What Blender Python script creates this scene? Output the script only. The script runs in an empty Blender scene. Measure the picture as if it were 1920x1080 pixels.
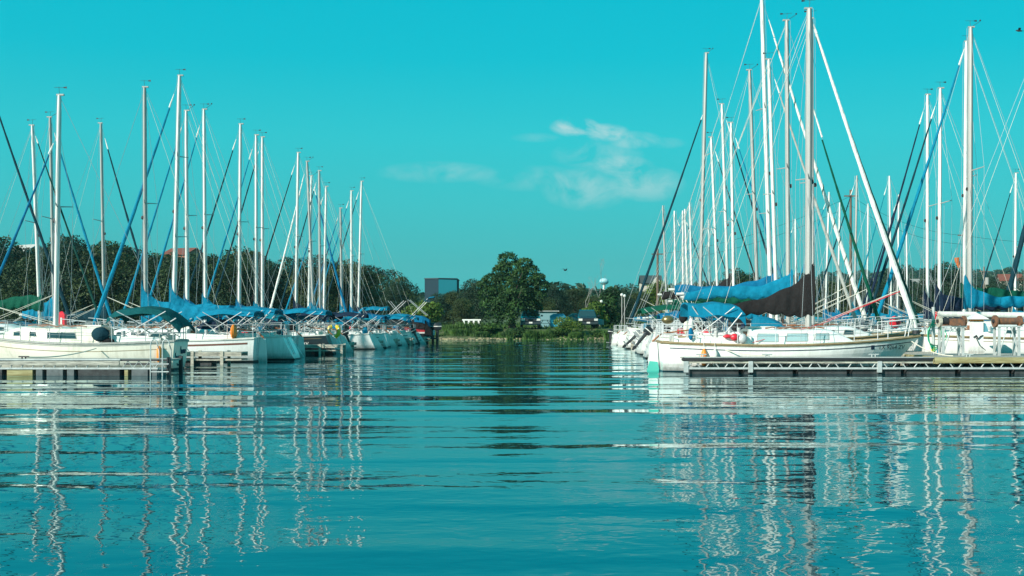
import bpy, math, random
import numpy as np
from mathutils import Vector, Matrix
R = math.radians
S = bpy.context.scene
C = S.collection
# ------------------------------------------------------------------ camera, world, sun
F0, HX, HY, EYE = 2200.0, 960.0, 606.0, 1.5      # focal length in photo pixels, vanishing point, eye height
cam_d = bpy.data.cameras.new('camera')
cam = bpy.data.objects.new('camera', cam_d); C.objects.link(cam)
cam_d.sensor_width = 36; cam_d.lens = 36*F0/1920
cam_d.shift_y = 66/1920
cam_d.clip_start = .1; cam_d.clip_end = 6000
cam.location = (0, 0, EYE); cam.rotation_euler = (R(90), 0, 0)
S.camera = cam
S.view_settings.view_transform = 'Standard'; S.view_settings.look = 'None'
S.view_settings.exposure = 0.38; S.view_settings.gamma = 1
SUN_EL, SUN_AZ = R(27), R(47)          # azimuth from behind the camera (-Y) towards the left (-X)
sdir = Vector((-math.sin(SUN_AZ)*math.cos(SUN_EL), -math.cos(SUN_AZ)*math.cos(SUN_EL), math.sin(SUN_EL)))
sl = bpy.data.lights.new('sun', 'SUN'); sl.energy = 5.0; sl.angle = R(.5); sl.color = (1, .955, .87)
so = bpy.data.objects.new('sun', sl); C.objects.link(so)
so.rotation_euler = sdir.to_track_quat('Z', 'Y').to_euler()

W = bpy.data.worlds.new('World'); S.world = W; W.use_nodes = True
def world():
    nt = W.node_tree; N = nt.nodes; L = nt.links
    for n in list(N): N.remove(n)
    def nd(t, **k):
        n = N.new(t)
        for a, b in k.items(): setattr(n, a, b)
        return n
    def mth(op, a, b=None, c=None, clamp=False):
        n = nd('ShaderNodeMath', operation=op, use_clamp=clamp)
        for i, v in enumerate((a, b, c)):
            if v is None: continue
            if isinstance(v, (int, float)): n.inputs[i].default_value = v
            else: L.new(v, n.inputs[i])
        return n.outputs[0]
    sky = nd('ShaderNodeTexSky', sky_type='NISHITA', sun_disc=False, sun_elevation=SUN_EL,
             sun_rotation=math.atan2(sdir.x, sdir.y), air_density=1.0, dust_density=.4, ozone_density=1.2)
    geo = nd('ShaderNodeTexCoord'); sep = nd('ShaderNodeSeparateXYZ'); L.new(geo.outputs['Generated'], sep.inputs[0])
    X, Y, Z = sep.outputs
    el = mth('DIVIDE', Z, mth('MAXIMUM', Y, .05))
    # the air over the lake is teal: tint the physical sky by elevation
    rmp = nd('ShaderNodeValToRGB'); cr = rmp.color_ramp
    cr.elements[0].position = 0; cr.elements[0].color = (.055, .41, .42, 1)
    cr.elements[1].position = 1; cr.elements[1].color = (.0, .33, .46, 1)
    for p, c in ((.05, (.055, .415, .425, 1)), (.10, (.042, .49, .52, 1)), (.155, (.027, .535, .595, 1)), (.22, (.004, .51, .62, 1)), (.30, (0, .49, .63, 1)), (.5, (0, .42, .54, 1))):
        e = cr.elements.new(p); e.color = c
    L.new(Z, rmp.inputs[0])
    # Nishita luminance keeps the physical falloff towards and away from the sun
    bw = nd('ShaderNodeRGBToBW'); L.new(sky.outputs[0], bw.inputs[0])
    k = mth('MULTIPLY_ADD', bw.outputs[0], .25, 6.8)
    mul = nd('ShaderNodeMix', data_type='RGBA', blend_type='MULTIPLY'); mul.inputs[0].default_value = 1
    L.new(rmp.outputs[0], mul.inputs[6])
    cmb = nd('ShaderNodeCombineXYZ')
    for i in range(3): L.new(k, cmb.inputs[i])
    L.new(cmb.outputs[0], mul.inputs[7])
    mix2 = nd('ShaderNodeMix', data_type='RGBA'); mix2.inputs[0].default_value = .994
    L.new(sky.outputs[0], mix2.inputs[6]); L.new(mul.outputs[2], mix2.inputs[7])
    # faint clouds
    u = mth('DIVIDE', X, mth('MAXIMUM', Y, .05))
    vec = nd('ShaderNodeCombineXYZ'); L.new(u, vec.inputs[0]); L.new(mth('MULTIPLY', el, 1.5), vec.inputs[1])
    nz = nd('ShaderNodeTexNoise'); nz.inputs['Scale'].default_value = 28; nz.inputs['Detail'].default_value = 8; nz.inputs['Roughness'].default_value = .58
    nz.inputs['Distortion'].default_value = .6
    L.new(vec.outputs[0], nz.inputs['Vector'])
    tot = None
    for cx, cy, rx, ry, a in ((1078, 238, 50, 20, 1.3), (1135, 248, 48, 18, .9), (1190, 262, 52, 18, .75), (1120, 290, 90, 30, .42), (1170, 312, 60, 22, .5), (1215, 345, 75, 36, .58),
                              (1100, 355, 90, 42, .5), (1010, 335, 130, 26, .26), (820, 323, 120, 22, .36), (1005, 258, 50, 10, .2), (1250, 268, 40, 12, .25)):
        dx = mth('MULTIPLY', mth('SUBTRACT', u, (cx-HX)/F0), F0/rx)
        dy = mth('MULTIPLY', mth('SUBTRACT', el, (HY-cy)/F0), F0/ry)
        q = mth('ADD', mth('MULTIPLY', dx, dx), mth('MULTIPLY', dy, dy))
        m = mth('MULTIPLY', mth('SUBTRACT', 1.0, q, clamp=True), a)
        tot = m if tot is None else mth('ADD', tot, m)
    nn = mth('MULTIPLY_ADD', nz.outputs[0], 4.6, -1.75, clamp=True)
    msk = mth('MULTIPLY', mth('MULTIPLY', mth('MINIMUM', tot, 1.0), nn), .72, clamp=True)
    cl = nd('ShaderNodeMix', data_type='RGBA'); L.new(msk, cl.inputs[0]); L.new(mix2.outputs[2], cl.inputs[6])
    cl.inputs[7].default_value = (4.4, 5.6, 5.6, 1)
    bg = nd('ShaderNodeBackground'); bg.inputs[1].default_value = .104
    L.new(cl.outputs[2], bg.inputs[0])
    out = nd('ShaderNodeOutputWorld'); L.new(bg.outputs[0], out.inputs[0])
world()

# ------------------------------------------------------------------ helpers
def wp(px, py, d): return Vector(((px-HX)/F0*d, d, EYE + (HY-py)/F0*d))
rnd = random.Random(11)
class MB:
    def __init__(s): s.v = []; s.f = []
    def quad(s, *p):
        b = len(s.v); s.v += [tuple(q) for q in p]; s.f.append(tuple(range(b, b+len(p))))
    def box(s, c, sz, rz=0, tilt=None):
        b = len(s.v); m = Matrix.Rotation(rz, 3, 'Z')
        if tilt is not None: m = m @ tilt
        for x in (-.5, .5):
            for y in (-.5, .5):
                for z in (-.5, .5):
                    p = m @ Vector((x*sz[0], y*sz[1], z*sz[2])); s.v.append((p.x+c[0], p.y+c[1], p.z+c[2]))
        s.f += [tuple(b+i for i in q) for q in ((0, 1, 3, 2), (4, 6, 7, 5), (0, 4, 5, 1), (2, 3, 7, 6), (0, 2, 6, 4), (1, 5, 7, 3))]
    def path(s, pts, r, n=6, cap=True, flat=1.0):
        pts = [Vector(p) for p in pts]; m = len(pts)
        rr = r if isinstance(r, (list, tuple)) else [r]*m
        b = len(s.v); up = None
        for i, p in enumerate(pts):
            t = (pts[min(i+1, m-1)] - pts[max(i-1, 0)])
            t = t.normalized() if t.length > 1e-9 else Vector((0, 0, 1))
            if up is None:
                up = Vector((0, 0, 1)) if abs(t.z) < .9 else Vector((1, 0, 0))
            a = t.cross(up)
            if a.length < 1e-6: a = t.orthogonal()
            a.normalize(); c = a.cross(t).normalized(); up = c
            for k in range(n):
                g = 2*math.pi*k/n
                q = p + (a*math.cos(g) + c*math.sin(g)*flat)*rr[i]; s.v.append(tuple(q))
        for i in range(m-1):
            for k in range(n):
                k2 = (k+1) % n
                s.f.append((b+i*n+k, b+i*n+k2, b+(i+1)*n+k2, b+(i+1)*n+k))
        if cap:
            s.f.append(tuple(b+k for k in range(n))[::-1]); s.f.append(tuple(b+(m-1)*n+k for k in range(n)))
    def tube(s, a, b, r, r2=None, n=6): s.path([a, b], [r, r if r2 is None else r2], n)
    def loft(s, rings, closed=True, caps=True):
        b = len(s.v); n = len(rings[0])
        for r in rings: s.v += [tuple(p) for p in r]
        for i in range(len(rings)-1):
            for k in range(n if closed else n-1):
                k2 = (k+1) % n
                s.f.append((b+i*n+k, b+i*n+k2, b+(i+1)*n+k2, b+(i+1)*n+k))
        if caps:
            s.f.append(tuple(b+k for k in range(n))[::-1]); s.f.append(tuple(b+(len(rings)-1)*n+k for k in range(n)))
    def prism(s, poly, h, axis='y', off=0):
        # polygon in a plane, extruded by h along the axis, centred on off
        def P(p, w):
            return {'y': (p[0], w, p[1]), 'x': (w, p[0], p[1]), 'z': (p[0], p[1], w)}[axis]
        s.loft([[P(p, off-h/2) for p in poly], [P(p, off+h/2) for p in poly]])
    def ball(s, c, r, n=10, m=7):
        rx, ry, rz = r if isinstance(r, (tuple, list)) else (r, r, r)
        rings = []
        for i in range(m+1):
            a = -math.pi/2 + math.pi*(i+.02)/(m+.04)
            rings.append([(c[0]+rx*math.cos(a)*math.cos(2*math.pi*k/n), c[1]+ry*math.cos(a)*math.sin(2*math.pi*k/n), c[2]+rz*math.sin(a)) for k in range(n)])
        s.loft(rings)
    def build(s, name, mat, parent=None, smooth=False, loc=None, rz=0):
        me = bpy.data.meshes.new(name); me.from_pydata(s.v, [], s.f)
        if smooth:
            me.polygons.foreach_set('use_smooth', [True]*len(me.polygons))
            if smooth != 'all': me.set_sharp_from_angle(angle=R(40))
        me.materials.append(mat); me.update()
        return link(name, me, parent, loc, rz)
def link(name, me, parent=None, loc=None, rz=0):
    o = bpy.data.objects.new(name, me); C.objects.link(o)
    if parent: o.parent = parent
    if loc is not None: o.location = loc
    o.rotation_euler.z = rz
    return o
def tag(o, label, cat, group=None, kind=None):
    if label: o['label'] = label
    if cat: o['category'] = cat
    if group: o['group'] = group
    if kind: o['kind'] = kind
    return o
def thing(name, label, cat, loc=(0, 0, 0), rz=0, group=None):
    o = bpy.data.objects.new(name, None); C.objects.link(o); o.location = loc; o.rotation_euler.z = rz
    o.empty_display_size = .2
    return tag(o, label, cat, group)
def dup(o, loc, rz=0, label=None, parent=None, scale=None):
    c = o.copy(); C.objects.link(c)
    if parent: c.parent = parent
    else:
        c.location = loc; c.rotation_euler.z = rz
        if scale: c.scale = scale
        if label: c['label'] = label
    for ch in o.children: dup(ch, None, parent=c)
    return c

# ------------------------------------------------------------------ materials
def mat(name, col, rough=.5, metal=0, spec=.5, var=.0, scale=3.0, col2=None, bump=0, bscale=40, coat=0, stretch=None, world=False):
    m = bpy.data.materials.new(name); m.use_nodes = True
    nt = m.node_tree; b = nt.nodes['Principled BSDF']; L = nt.links
    b.inputs['Roughness'].default_value = rough; b.inputs['Metallic'].default_value = metal
    b.inputs['Specular IOR Level'].default_value = spec; b.inputs['Coat Weight'].default_value = coat
    b.inputs['Base Color'].default_value = (*col, 1)
    tc = nt.nodes.new('ShaderNodeTexCoord'); src = tc.outputs['Object']
    if world:
        g = nt.nodes.new('ShaderNodeNewGeometry'); src = g.outputs['Position']
    if stretch:
        mp = nt.nodes.new('ShaderNodeMapping'); mp.inputs['Scale'].default_value = stretch; L.new(src, mp.inputs[0]); src = mp.outputs[0]
    if var or col2:
        n = nt.nodes.new('ShaderNodeTexNoise'); n.inputs['Scale'].default_value = scale; n.inputs['Detail'].default_value = 7; n.inputs['Roughness'].default_value = .65
        L.new(src, n.inputs['Vector'])
        r = nt.nodes.new('ShaderNodeValToRGB'); L.new(n.outputs[0], r.inputs[0])
        c2 = col2 or tuple(max(0, c*(1-var)) for c in col)
        r.color_ramp.elements[0].position = .36; r.color_ramp.elements[0].color = (*c2, 1)
        r.color_ramp.elements[1].position = .6; r.color_ramp.elements[1].color = (*col, 1)
        L.new(r.outputs[0], b.inputs['Base Color'])
    if bump:
        n2 = nt.nodes.new('ShaderNodeTexNoise'); n2.inputs['Scale'].default_value = bscale; n2.inputs['Detail'].default_value = 5
        L.new(src, n2.inputs['Vector'])
        bp = nt.nodes.new('ShaderNodeBump'); bp.inputs['Strength'].default_value = bump; bp.inputs['Distance'].default_value = .05
        L.new(n2.outputs[0], bp.inputs['Height']); L.new(bp.outputs[0], b.inputs['Normal'])
    return m
def gelcoat(name, col, dirt=(.42, .40, .32), amount=.5):
    # weathered glass fibre: faint vertical run marks and grime near the waterline
    m = bpy.data.materials.new(name); m.use_nodes = True; nt = m.node_tree; b = nt.nodes['Principled BSDF']; L = nt.links
    b.inputs['Roughness'].default_value = .32; b.inputs['Coat Weight'].default_value = .25
    tc = nt.nodes.new('ShaderNodeTexCoord')
    mp = nt.nodes.new('ShaderNodeMapping'); mp.inputs['Scale'].default_value = (5, 5, .7); L.new(tc.outputs['Object'], mp.inputs[0])
    n = nt.nodes.new('ShaderNodeTexNoise'); n.inputs['Scale'].default_value = 2.2; n.inputs['Detail'].default_value = 8; n.inputs['Roughness'].default_value = .7
    L.new(mp.outputs[0], n.inputs['Vector'])
    n2 = nt.nodes.new('ShaderNodeTexNoise'); n2.inputs['Scale'].default_value = 1.1; n2.inputs['Detail'].default_value = 4
    L.new(tc.outputs['Object'], n2.inputs['Vector'])
    mu = nt.nodes.new('ShaderNodeMath'); mu.operation = 'MULTIPLY'; L.new(n.outputs[0], mu.inputs[0]); L.new(n2.outputs[0], mu.inputs[1])
    r = nt.nodes.new('ShaderNodeMapRange'); r.inputs[1].default_value = .22; r.inputs[2].default_value = .46; r.inputs[3].default_value = 0; r.inputs[4].default_value = amount
    L.new(mu.outputs[0], r.inputs[0])
    mx = nt.nodes.new('ShaderNodeMix'); mx.data_type = 'RGBA'; L.new(r.outputs[0], mx.inputs[0])
    mx.inputs[6].default_value = (*col, 1); mx.inputs[7].default_value = (*dirt, 1)
    # scum line just above the water
    sz = nt.nodes.new('ShaderNodeSeparateXYZ'); L.new(tc.outputs['Object'], sz.inputs[0])
    w = nt.nodes.new('ShaderNodeMapRange'); L.new(sz.outputs[2], w.inputs[0])
    for i_, v_ in zip((1, 2, 3, 4), (.07, .30, 1.0, 0.0)): w.inputs[i_].default_value = v_
    w2 = nt.nodes.new('ShaderNodeMath'); w2.operation = 'MULTIPLY'; L.new(w.outputs[0], w2.inputs[0]); L.new(n.outputs[0], w2.inputs[1])
    m2 = nt.nodes.new('ShaderNodeMix'); m2.data_type = 'RGBA'; L.new(w2.outputs[0], m2.inputs[0]); L.new(mx.outputs[2], m2.inputs[6]); m2.inputs[7].default_value = (*[c*.30+.02 for c in dirt], 1)
    L.new(m2.outputs[2], b.inputs['Base Color'])
    return m
def cloth(name, col, k=.82):
    m = mat(name, col, .85, spec=.2, var=1-k, scale=4, bump=.7, bscale=6)
    return m
def leafmat(name, a, b, scale=.55):
    m = bpy.data.materials.new(name); m.use_nodes = True; nt = m.node_tree; p = nt.nodes['Principled BSDF']; L = nt.links
    p.inputs['Roughness'].default_value = .6; p.inputs['Specular IOR Level'].default_value = .25
    g = nt.nodes.new('ShaderNodeNewGeometry')
    n = nt.nodes.new('ShaderNodeTexNoise'); n.inputs['Scale'].default_value = scale; n.inputs['Detail'].default_value = 6
    L.new(g.outputs['Position'], n.inputs['Vector'])
    r = nt.nodes.new('ShaderNodeValToRGB'); L.new(n.outputs[0], r.inputs[0])
    r.color_ramp.elements[0].position = .38; r.color_ramp.elements[0].color = (*a, 1)
    r.color_ramp.elements[1].position = .64; r.color_ramp.elements[1].color = (*b, 1)
    rn = nt.nodes.new('ShaderNodeHueSaturation'); mr = nt.nodes.new('ShaderNodeMapRange'); mr.inputs[3].default_value = .8; mr.inputs[4].default_value = 1.2
    L.new(g.outputs['Random Per Island'], mr.inputs[0]); L.new(mr.outputs[0], rn.inputs['Value']); L.new(r.outputs[0], rn.inputs['Color'])
    L.new(rn.outputs[0], p.inputs['Base Color'])
    tr = nt.nodes.new('ShaderNodeBsdfTranslucent'); L.new(rn.outputs[0], tr.inputs[0])
    ms = nt.nodes.new('ShaderNodeMixShader'); ms.inputs[0].default_value = .22
    L.new(p.outputs[0], ms.inputs[1]); L.new(tr.outputs[0], ms.inputs[2])
    L.new(ms.outputs[0], nt.nodes['Material Output'].inputs[0])
    return m
M = dict(
    white=gelcoat('gelcoat_white', (.80, .79, .74), amount=.45),
    cream=gelcoat('gelcoat_cream', (.74, .70, .58), (.36, .33, .24), .7),
    grey=gelcoat('gelcoat_grey', (.5, .52, .5), amount=.4),
    dark=gelcoat('gelcoat_dark', (.016, .018, .022), (.03, .03, .03), .5),
    green_hull=gelcoat('gelcoat_green', (.02, .12, .10), (.05, .08, .07), .4),
    red=gelcoat('gelcoat_red', (.55, .02, .03), (.3, .04, .04), .3),
    deck=mat('deck_nonskid', (.72, .70, .62), .7, var=.25, scale=2.5),
    deckdirty=mat('deck_weathered', (.55, .53, .42), .8, col2=(.33, .31, .24), scale=2.2),
    bottom=mat('antifouling', (.02, .022, .026), .7, col2=(.03, .05, .045), scale=3),
    bottomblue=mat('antifouling_blue', (.02, .10, .13), .7, var=.4),
    black=mat('black_rubber', (.02, .02, .022), .6),
    tan=mat('tan_rail', (.30, .22, .11), .6, var=.3),
    brown=mat('brown_stripe', (.16, .06, .04), .5),
    navy=mat('navy_stripe', (.015, .03, .06), .5),
    teak=mat('teak', (.32, .12, .045), .6, var=.4, scale=12),
    alu=mat('painted_mast', (.72, .70, .64), .42, var=.26, scale=2, stretch=(4, 4, .5)),
    alug=mat('anodised_mast', (.36, .35, .32), .42, metal=.0, var=.15, scale=2, stretch=(4, 4, .5)),
    steel=mat('stainless', (.50, .51, .50), .5, metal=.25),
    wire=mat('rigging_wire', (.34, .36, .36), .45, metal=.3),
    rope=mat('rope', (.62, .58, .48), .9),
    glass=mat('cabin_glass', (.02, .05, .055), .06, spec=.9),
    glassl=mat('pale_cabin_glass', (.33, .47, .47), .08, spec=1.0),
    blue=cloth('canvas_blue', (.0, .185, .30)), blue2=cloth('canvas_royal', (.0, .13, .255)), teal=cloth('canvas_teal', (.005, .20, .26)),
    green=cloth('canvas_green', (.0, .075, .043)), dgreen=cloth('canvas_dark_green', (.004, .05, .04)),
    navyc=cloth('canvas_navy', (.008, .02, .045)), blackc=cloth('canvas_black', (.016, .014, .014)),
    whitec=cloth('sailcloth', (.74, .72, .66)), bgreen=cloth('canvas_sea_green', (.0, .075, .08)), aqua=mat('aqua_antifouling', (.06, .40, .32), .5), brass=mat('brass_dome', (.30, .22, .10), .3, metal=.7), dteal=cloth('canvas_dark_teal', (.004, .035, .05)), greyc=cloth('sailcloth_grey', (.4, .4, .36)),
    cowl=mat('outboard_cowl', (.018, .018, .02), .3, coat=.4), cowlg=mat('outboard_grey', (.2, .22, .22), .4),
    orange=mat('orange_vinyl', (.75, .22, .02), .5), yellow=mat('yellow_vinyl', (.75, .55, .03), .5), redp=mat('red_paint', (.62, .015, .03), .4),
    plank=mat('grey_planks', (.42, .40, .34), .85, col2=(.22, .21, .18), scale=3, stretch=(.6, 8, 8)),
    timber=mat('weathered_timber', (.38, .34, .17), .85, col2=(.20, .16, .06), scale=2.2, stretch=(.6, 5, 6)),
    timberw=mat('bleached_timber', (.50, .47, .37), .85, col2=(.20, .19, .16), scale=2.6, stretch=(1.2, 5, 7)),
    galv=mat('galvanised', (.46, .49, .47), .55, metal=.1, var=.25, scale=5),
    float_=mat('dock_float', (.045, .05, .05), .8, col2=(.02, .02, .02), scale=4),
    floatg=mat('grey_float', (.12, .135, .135), .8, var=.4, scale=4),
    rust=mat('rusty_steel', (.22, .09, .04), .85, col2=(.07, .05, .04), scale=9),
    wood=mat('pole_wood', (.17, .12, .085), .9, var=.5, scale=3, stretch=(6, 6, .4)),
    bark=mat('bark', (.07, .055, .04), .9, var=.5, scale=6), paleb=mat('dead_bark', (.30, .29, .26), .9, var=.3),
    leafd=leafmat('leaf_oak', (.010, .027, .012), (.05, .083, .026)), leafm=leafmat('leaf_center', (.010, .036, .011), (.045, .105, .024), .9),
    leafl=leafmat('leaf_bright', (.05, .10, .015), (.15, .22, .03), .9), leafy=leafmat('leaf_reed', (.02, .06, .012), (.085, .165, .03), 2.2),
    leafo=leafmat('leaf_olive', (.017, .034, .012), (.065, .092, .028)), leafb=leafmat('leaf_cedar', (.010, .03, .018), (.036, .072, .036)),
    leaff=leafmat('leaf_far', (.018, .045, .028), (.045, .085, .045), .06),
)
# ------------------------------------------------------------------ sailing boats
def text_verts(txt, size):
    cu = bpy.data.curves.new('t', 'FONT'); cu.body = txt; cu.size = size; cu.align_x = 'CENTER'; cu.resolution_u = 2
    o = bpy.data.objects.new('t', cu); C.objects.link(o)
    me = bpy.data.meshes.new_from_object(o.evaluated_get(bpy.context.evaluated_depsgraph_get()))
    v = [tuple(q.co) for q in me.vertices]; f = [tuple(p.vertices) for p in me.polygons]
    bpy.data.objects.remove(o); bpy.data.curves.remove(cu); bpy.data.meshes.remove(me)
    return v, f
def clamp(x, a=0., b=1.): return max(a, min(b, x))

class Hull:
    def __init__(s, L, B, F, trans, rake=.13):
        s.L, s.B, s.F, s.tr, s.rk, s.zb = L, B, F, trans, rake*L, -.32
    def hb(s, t):
        h = s.B/2
        if t > .42: return max(.012, h*(1-((t-.42)/.58)**2.2))
        return h*(1-.30*((.42-t)/.42)**2)
    def zs(s, t):
        return s.F*(1+.34*max(0, (t-.38)/.62)**2+.11*max(0, (.38-t)/.38)**1.5)
    def p(s, t, z, off=0.):
        zs = s.zs(t); q = clamp((z-s.zb)/(zs-s.zb)); k = 4.6-3.1*t**1.4
        y = s.hb(t)*(1-(1-q)**k)
        x = t*s.L - s.rk*(1-q)*t**4 - s.tr*(1-q)*(1-t)**4
        return x, y+off
    def yx(s, x, z):
        t = clamp(x/s.L)
        for _ in range(8):
            xx, y = s.p(t, z); t = clamp(t+(x-xx)/s.L)
        return s.p(t, z)[1]
    def band(s, mb, z0, z1, off, t0=0., t1=1., n=18, rel=False):
        # a strip on both sides between two heights (rel: measured from the sheer)
        for sd in (-1, 1):
            prev = None
            for i in range(n+1):
                t = t0+(t1-t0)*i/n
                a, b = (s.zs(t)+z0, s.zs(t)+z1) if rel else (z0, z1)
                xa, ya = s.p(t, a, off); xb, yb = s.p(t, b, off)
                cur = ((xa, sd*ya, a), (xb, sd*yb, b))
                if prev: mb.quad(prev[0], cur[0], cur[1], prev[1])
                prev = cur

def make_boat(spec):
    g = spec.get
    L, B = spec['L'], g('B', spec['L']*.315); s = spec['s']; d = spec['d']; lod = g('lod', 1)
    mf = g('mf', .58)
    bx, tx, ty = spec['base'], spec['top'][0], spec['top'][1]
    Xm = (bx-HX)/F0*d
    rz = (0 if s > 0 else math.pi) + R(g('yaw', 0))
    root = thing('sailboat', spec['label'], 'sailboat', (Xm - s*mf*L, d, g('dz', 0)), rz, g('group'))
    H = Hull(L, B, g('F', .105*L), g('trans', -.25), g('rake', .13))
    hm = M[g('hull', 'white')]; zb = H.zb; boot = g('boot', .06)
    # hull
    mb = MB(); n = 22; m = 8; T = [i/n for i in range(n+1)]
    for sd in (-1, 1):
        rows = []
        for t in T:
            zs = H.zs(t); rows.append([(lambda xy: (xy[0], sd*xy[1], boot+(zs-boot)*j/m))(H.p(t, boot+(zs-boot)*j/m)) for j in range(m+1)])
        for i in range(n):
            for j in range(m):
                q = (rows[i][j], rows[i+1][j], rows[i+1][j+1], rows[i][j+1])
                mb.quad(*(q if sd < 0 else q[::-1]))
        if sd < 0: left = rows[0]
        else: right = rows[0]
    for j in range(m): mb.quad(left[j], left[j+1], right[j+1], right[j])
    ho = mb.build('hull', hm, root, 'all' if False else True)
    mb = MB()
    for sd in (-1, 1):
        rows = [[(lambda xy: (xy[0], sd*xy[1], zb+(boot-zb)*j/3))(H.p(t, zb+(boot-zb)*j/3)) for j in range(4)] for t in T]
        for i in range(n):
            for j in range(3): mb.quad(rows[i][j], rows[i+1][j], rows[i+1][j+1], rows[i][j+1])
        if sd < 0: left = rows[0]
        else: right = rows[0]
    for j in range(3): mb.quad(left[j], left[j+1], right[j+1], right[j])
    mb.build('bottom_paint', M[g('bott', 'bottom')], root, True)
    # deck with a raised toe edge and a cockpit well
    mb = MB(); rows = []
    for t in T:
        h = H.hb(t); z = H.zs(t)
        x = t*L
        rows.append([(x, -h, z), (x, -h*.5, z+.035), (x, 0, z+.05), (x, h*.5, z+.035), (x, h, z)])
    for i in range(n):
        for j in range(4): mb.quad(rows[i][j], rows[i+1][j], rows[i+1][j+1], rows[i][j+1])
    mb.build('deck', M[g('deckm', 'deck')], root, True)
    mb = MB()
    for sd in (-1, 1):
        mb.path([(t*L, sd*(H.hb(t)+.005), H.zs(t)+.02) for t in T], .042 if lod < 2 else .035, 5)
    mb.path([(0, -H.hb(0), H.zs(0)+.02), (-.02, 0, H.zs(0)+.05), (0, H.hb(0), H.zs(0)+.02)], .042, 5)
    mb.build('rub_rail', M[g('rail', 'deck')], root, True)
    for (z0, z1, mk) in g('stripes', [(-.21, -.17, 'navy')]):
        mb = MB(); H.band(mb, z0, z1, .006, .03, .985, rel=True); mb.build('stripe', M[mk], root)
    # cabin trunk
    x0, x1, ch, cwf = g('cab', (.34, .80, .46, .70))
    if True:
        rings = []; K = 12; xs0, xs1 = x0*L, x1*L
        def cw(x): return max(.06, min(H.hb(x/L)-.30, B/2*cwf))
        def chh(x):
            u = (x-xs0)/(xs1-xs0)
            return ch*(1-.12*u)*(1 if u < .72 else max(.04, 1-((u-.72)/.28)**1.5))
        for i in range(K+1):
            x = xs0+(xs1-xs0)*(i/K)**.92; w = cw(x); h = chh(x); z = H.zs(x/L)+.0
            rings.append([(x, -w, z-.02), (x, -w*.93, z+h*.8), (x, -w*.84, z+h*.97), (x, -w*.4, z+h*1.07), (x, w*.4, z+h*1.07), (x, w*.84, z+h*.97), (x, w*.93, z+h*.8), (x, w, z-.02)])
        mb = MB(); mb.loft(rings)
        co = mb.build('cabin', M[g('cabm', g('hull', 'white') if g('hull', 'white') in ('white', 'cream') else 'white')], root, True)
        # windows on both sides
        for (a, b, lo, hi) in g('wins', [(.42, .52, .3, .72), (.54, .62, .3, .72), (.66, .70, .35, .68)]):
            for sd in (-1, 1):
                fr = MB(); pn = MB()
                for (mbx, grow, off) in ((fr, .022, .006), (pn, 0, .012)):
                    top = []; bot = []
                    for i in range(5):
                        x = a*L-grow + (b*L-a*L+2*grow)*i/4; z = H.zs(x/L); h = chh(x); w = cw(x)
                        zl, zh = h*lo-grow, h*hi+grow
                        cut = .05 if i == 0 else 0
                        top.append((x+cut, sd*(w*(1-.07*min(1, zh/(h*.8)))+off), z+zh)); bot.append((x, sd*(w*(1-.07*zl/(h*.8))+off), z+zl))
                    for i in range(4): mbx.quad(bot[i], bot[i+1], top[i+1], top[i])
                wo = fr.build('window', M[g('winf', 'alug')], root); pn.build('pane', M[g('winm', 'glass')], wo)
        # handrail, hatch
        if lod < 2:
            for sd in (-1, 1):
                mb = MB(); pts = []
                for i in range(9):
                    x = L*(x0+.06)+(L*(x1-x0)*.55)*i/8; pts.append((x, sd*cw(x)*.72, H.zs(x/L)+chh(x)*1.04+(.07 if i % 2 else .03)))
                mb.path(pts, .022, 5); mb.build('handrail', M[g('handrail', 'teak')], root, True)
            mb = MB(); xh = xs0+.45; mb.box((xh, 0, H.zs(xh/L)+chh(xh)*1.07+.03), (.8, .6, .09)); mb.build('hatch', M['deck'], root)
            mb = MB(); mb.box((xs0-.012, 0, H.zs(x0)+ch*.45), (.02, .55, ch*.85)); mb.build('companionway', M[g('compm', 'teak')], root)
    # cockpit coamings
    mb = MB()
    for sd in (-1, 1):
        rings = []
        for i in range(7):
            x = .07*L+(xs0-.07*L)*i/6; y = min(H.hb(x/L)-.28, B/2*cwf*1.02); z = H.zs(x/L); h = .16+.14*i/6
            rings.append([(x, sd*(y+.09), z-.02), (x, sd*(y+.05), z+h), (x, sd*(y-.05), z+h), (x, sd*(y-.16), z-.02)])
        mb.loft(rings)
    mb.box((.06*L, 0, H.zs(0)+.10), (.12, B*.5, .22)); mb.build('coaming', M['white'], root, True)
    if lod < 2:
        for sd in (-1, 1):
            mb = MB(); x = .24*L; y = min(H.hb(x/L)-.28, B/2*cwf)
            mb.path([(x, sd*y, H.zs(x/L)+.24), (x, sd*y, H.zs(x/L)+.33), (x, sd*y, H.zs(x/L)+.36), (x, sd*y, H.zs(x/L)+.42)], [.08, .06, .075, .07], 10)
            mb.build('winch', M['steel'], root, True)
    # rig
    xm = mf*L; zc = H.zs(mf)+chh(xm)*1.05 if xs0 < xm < xs1 else H.zs(mf)+.05
    ztop = EYE+(HY-ty)/F0*d; lean = s*(tx-bx)/F0*d; mr = g('mr', .075)*1.2
    def mp(z): return (xm+lean*(z-zc)/(ztop-zc), 0, z)
    mb = MB(); mb.path([mp(zc), mp(zc+(ztop-zc)*.5), mp(ztop-.6), mp(ztop)], [mr, mr, mr*.92, mr*.72], 10, flat=.85)
    mast = mb.build('mast', M[g('mastm', 'alug' if int(d*7) % 3 == 0 else 'alu')], root, True)
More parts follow.
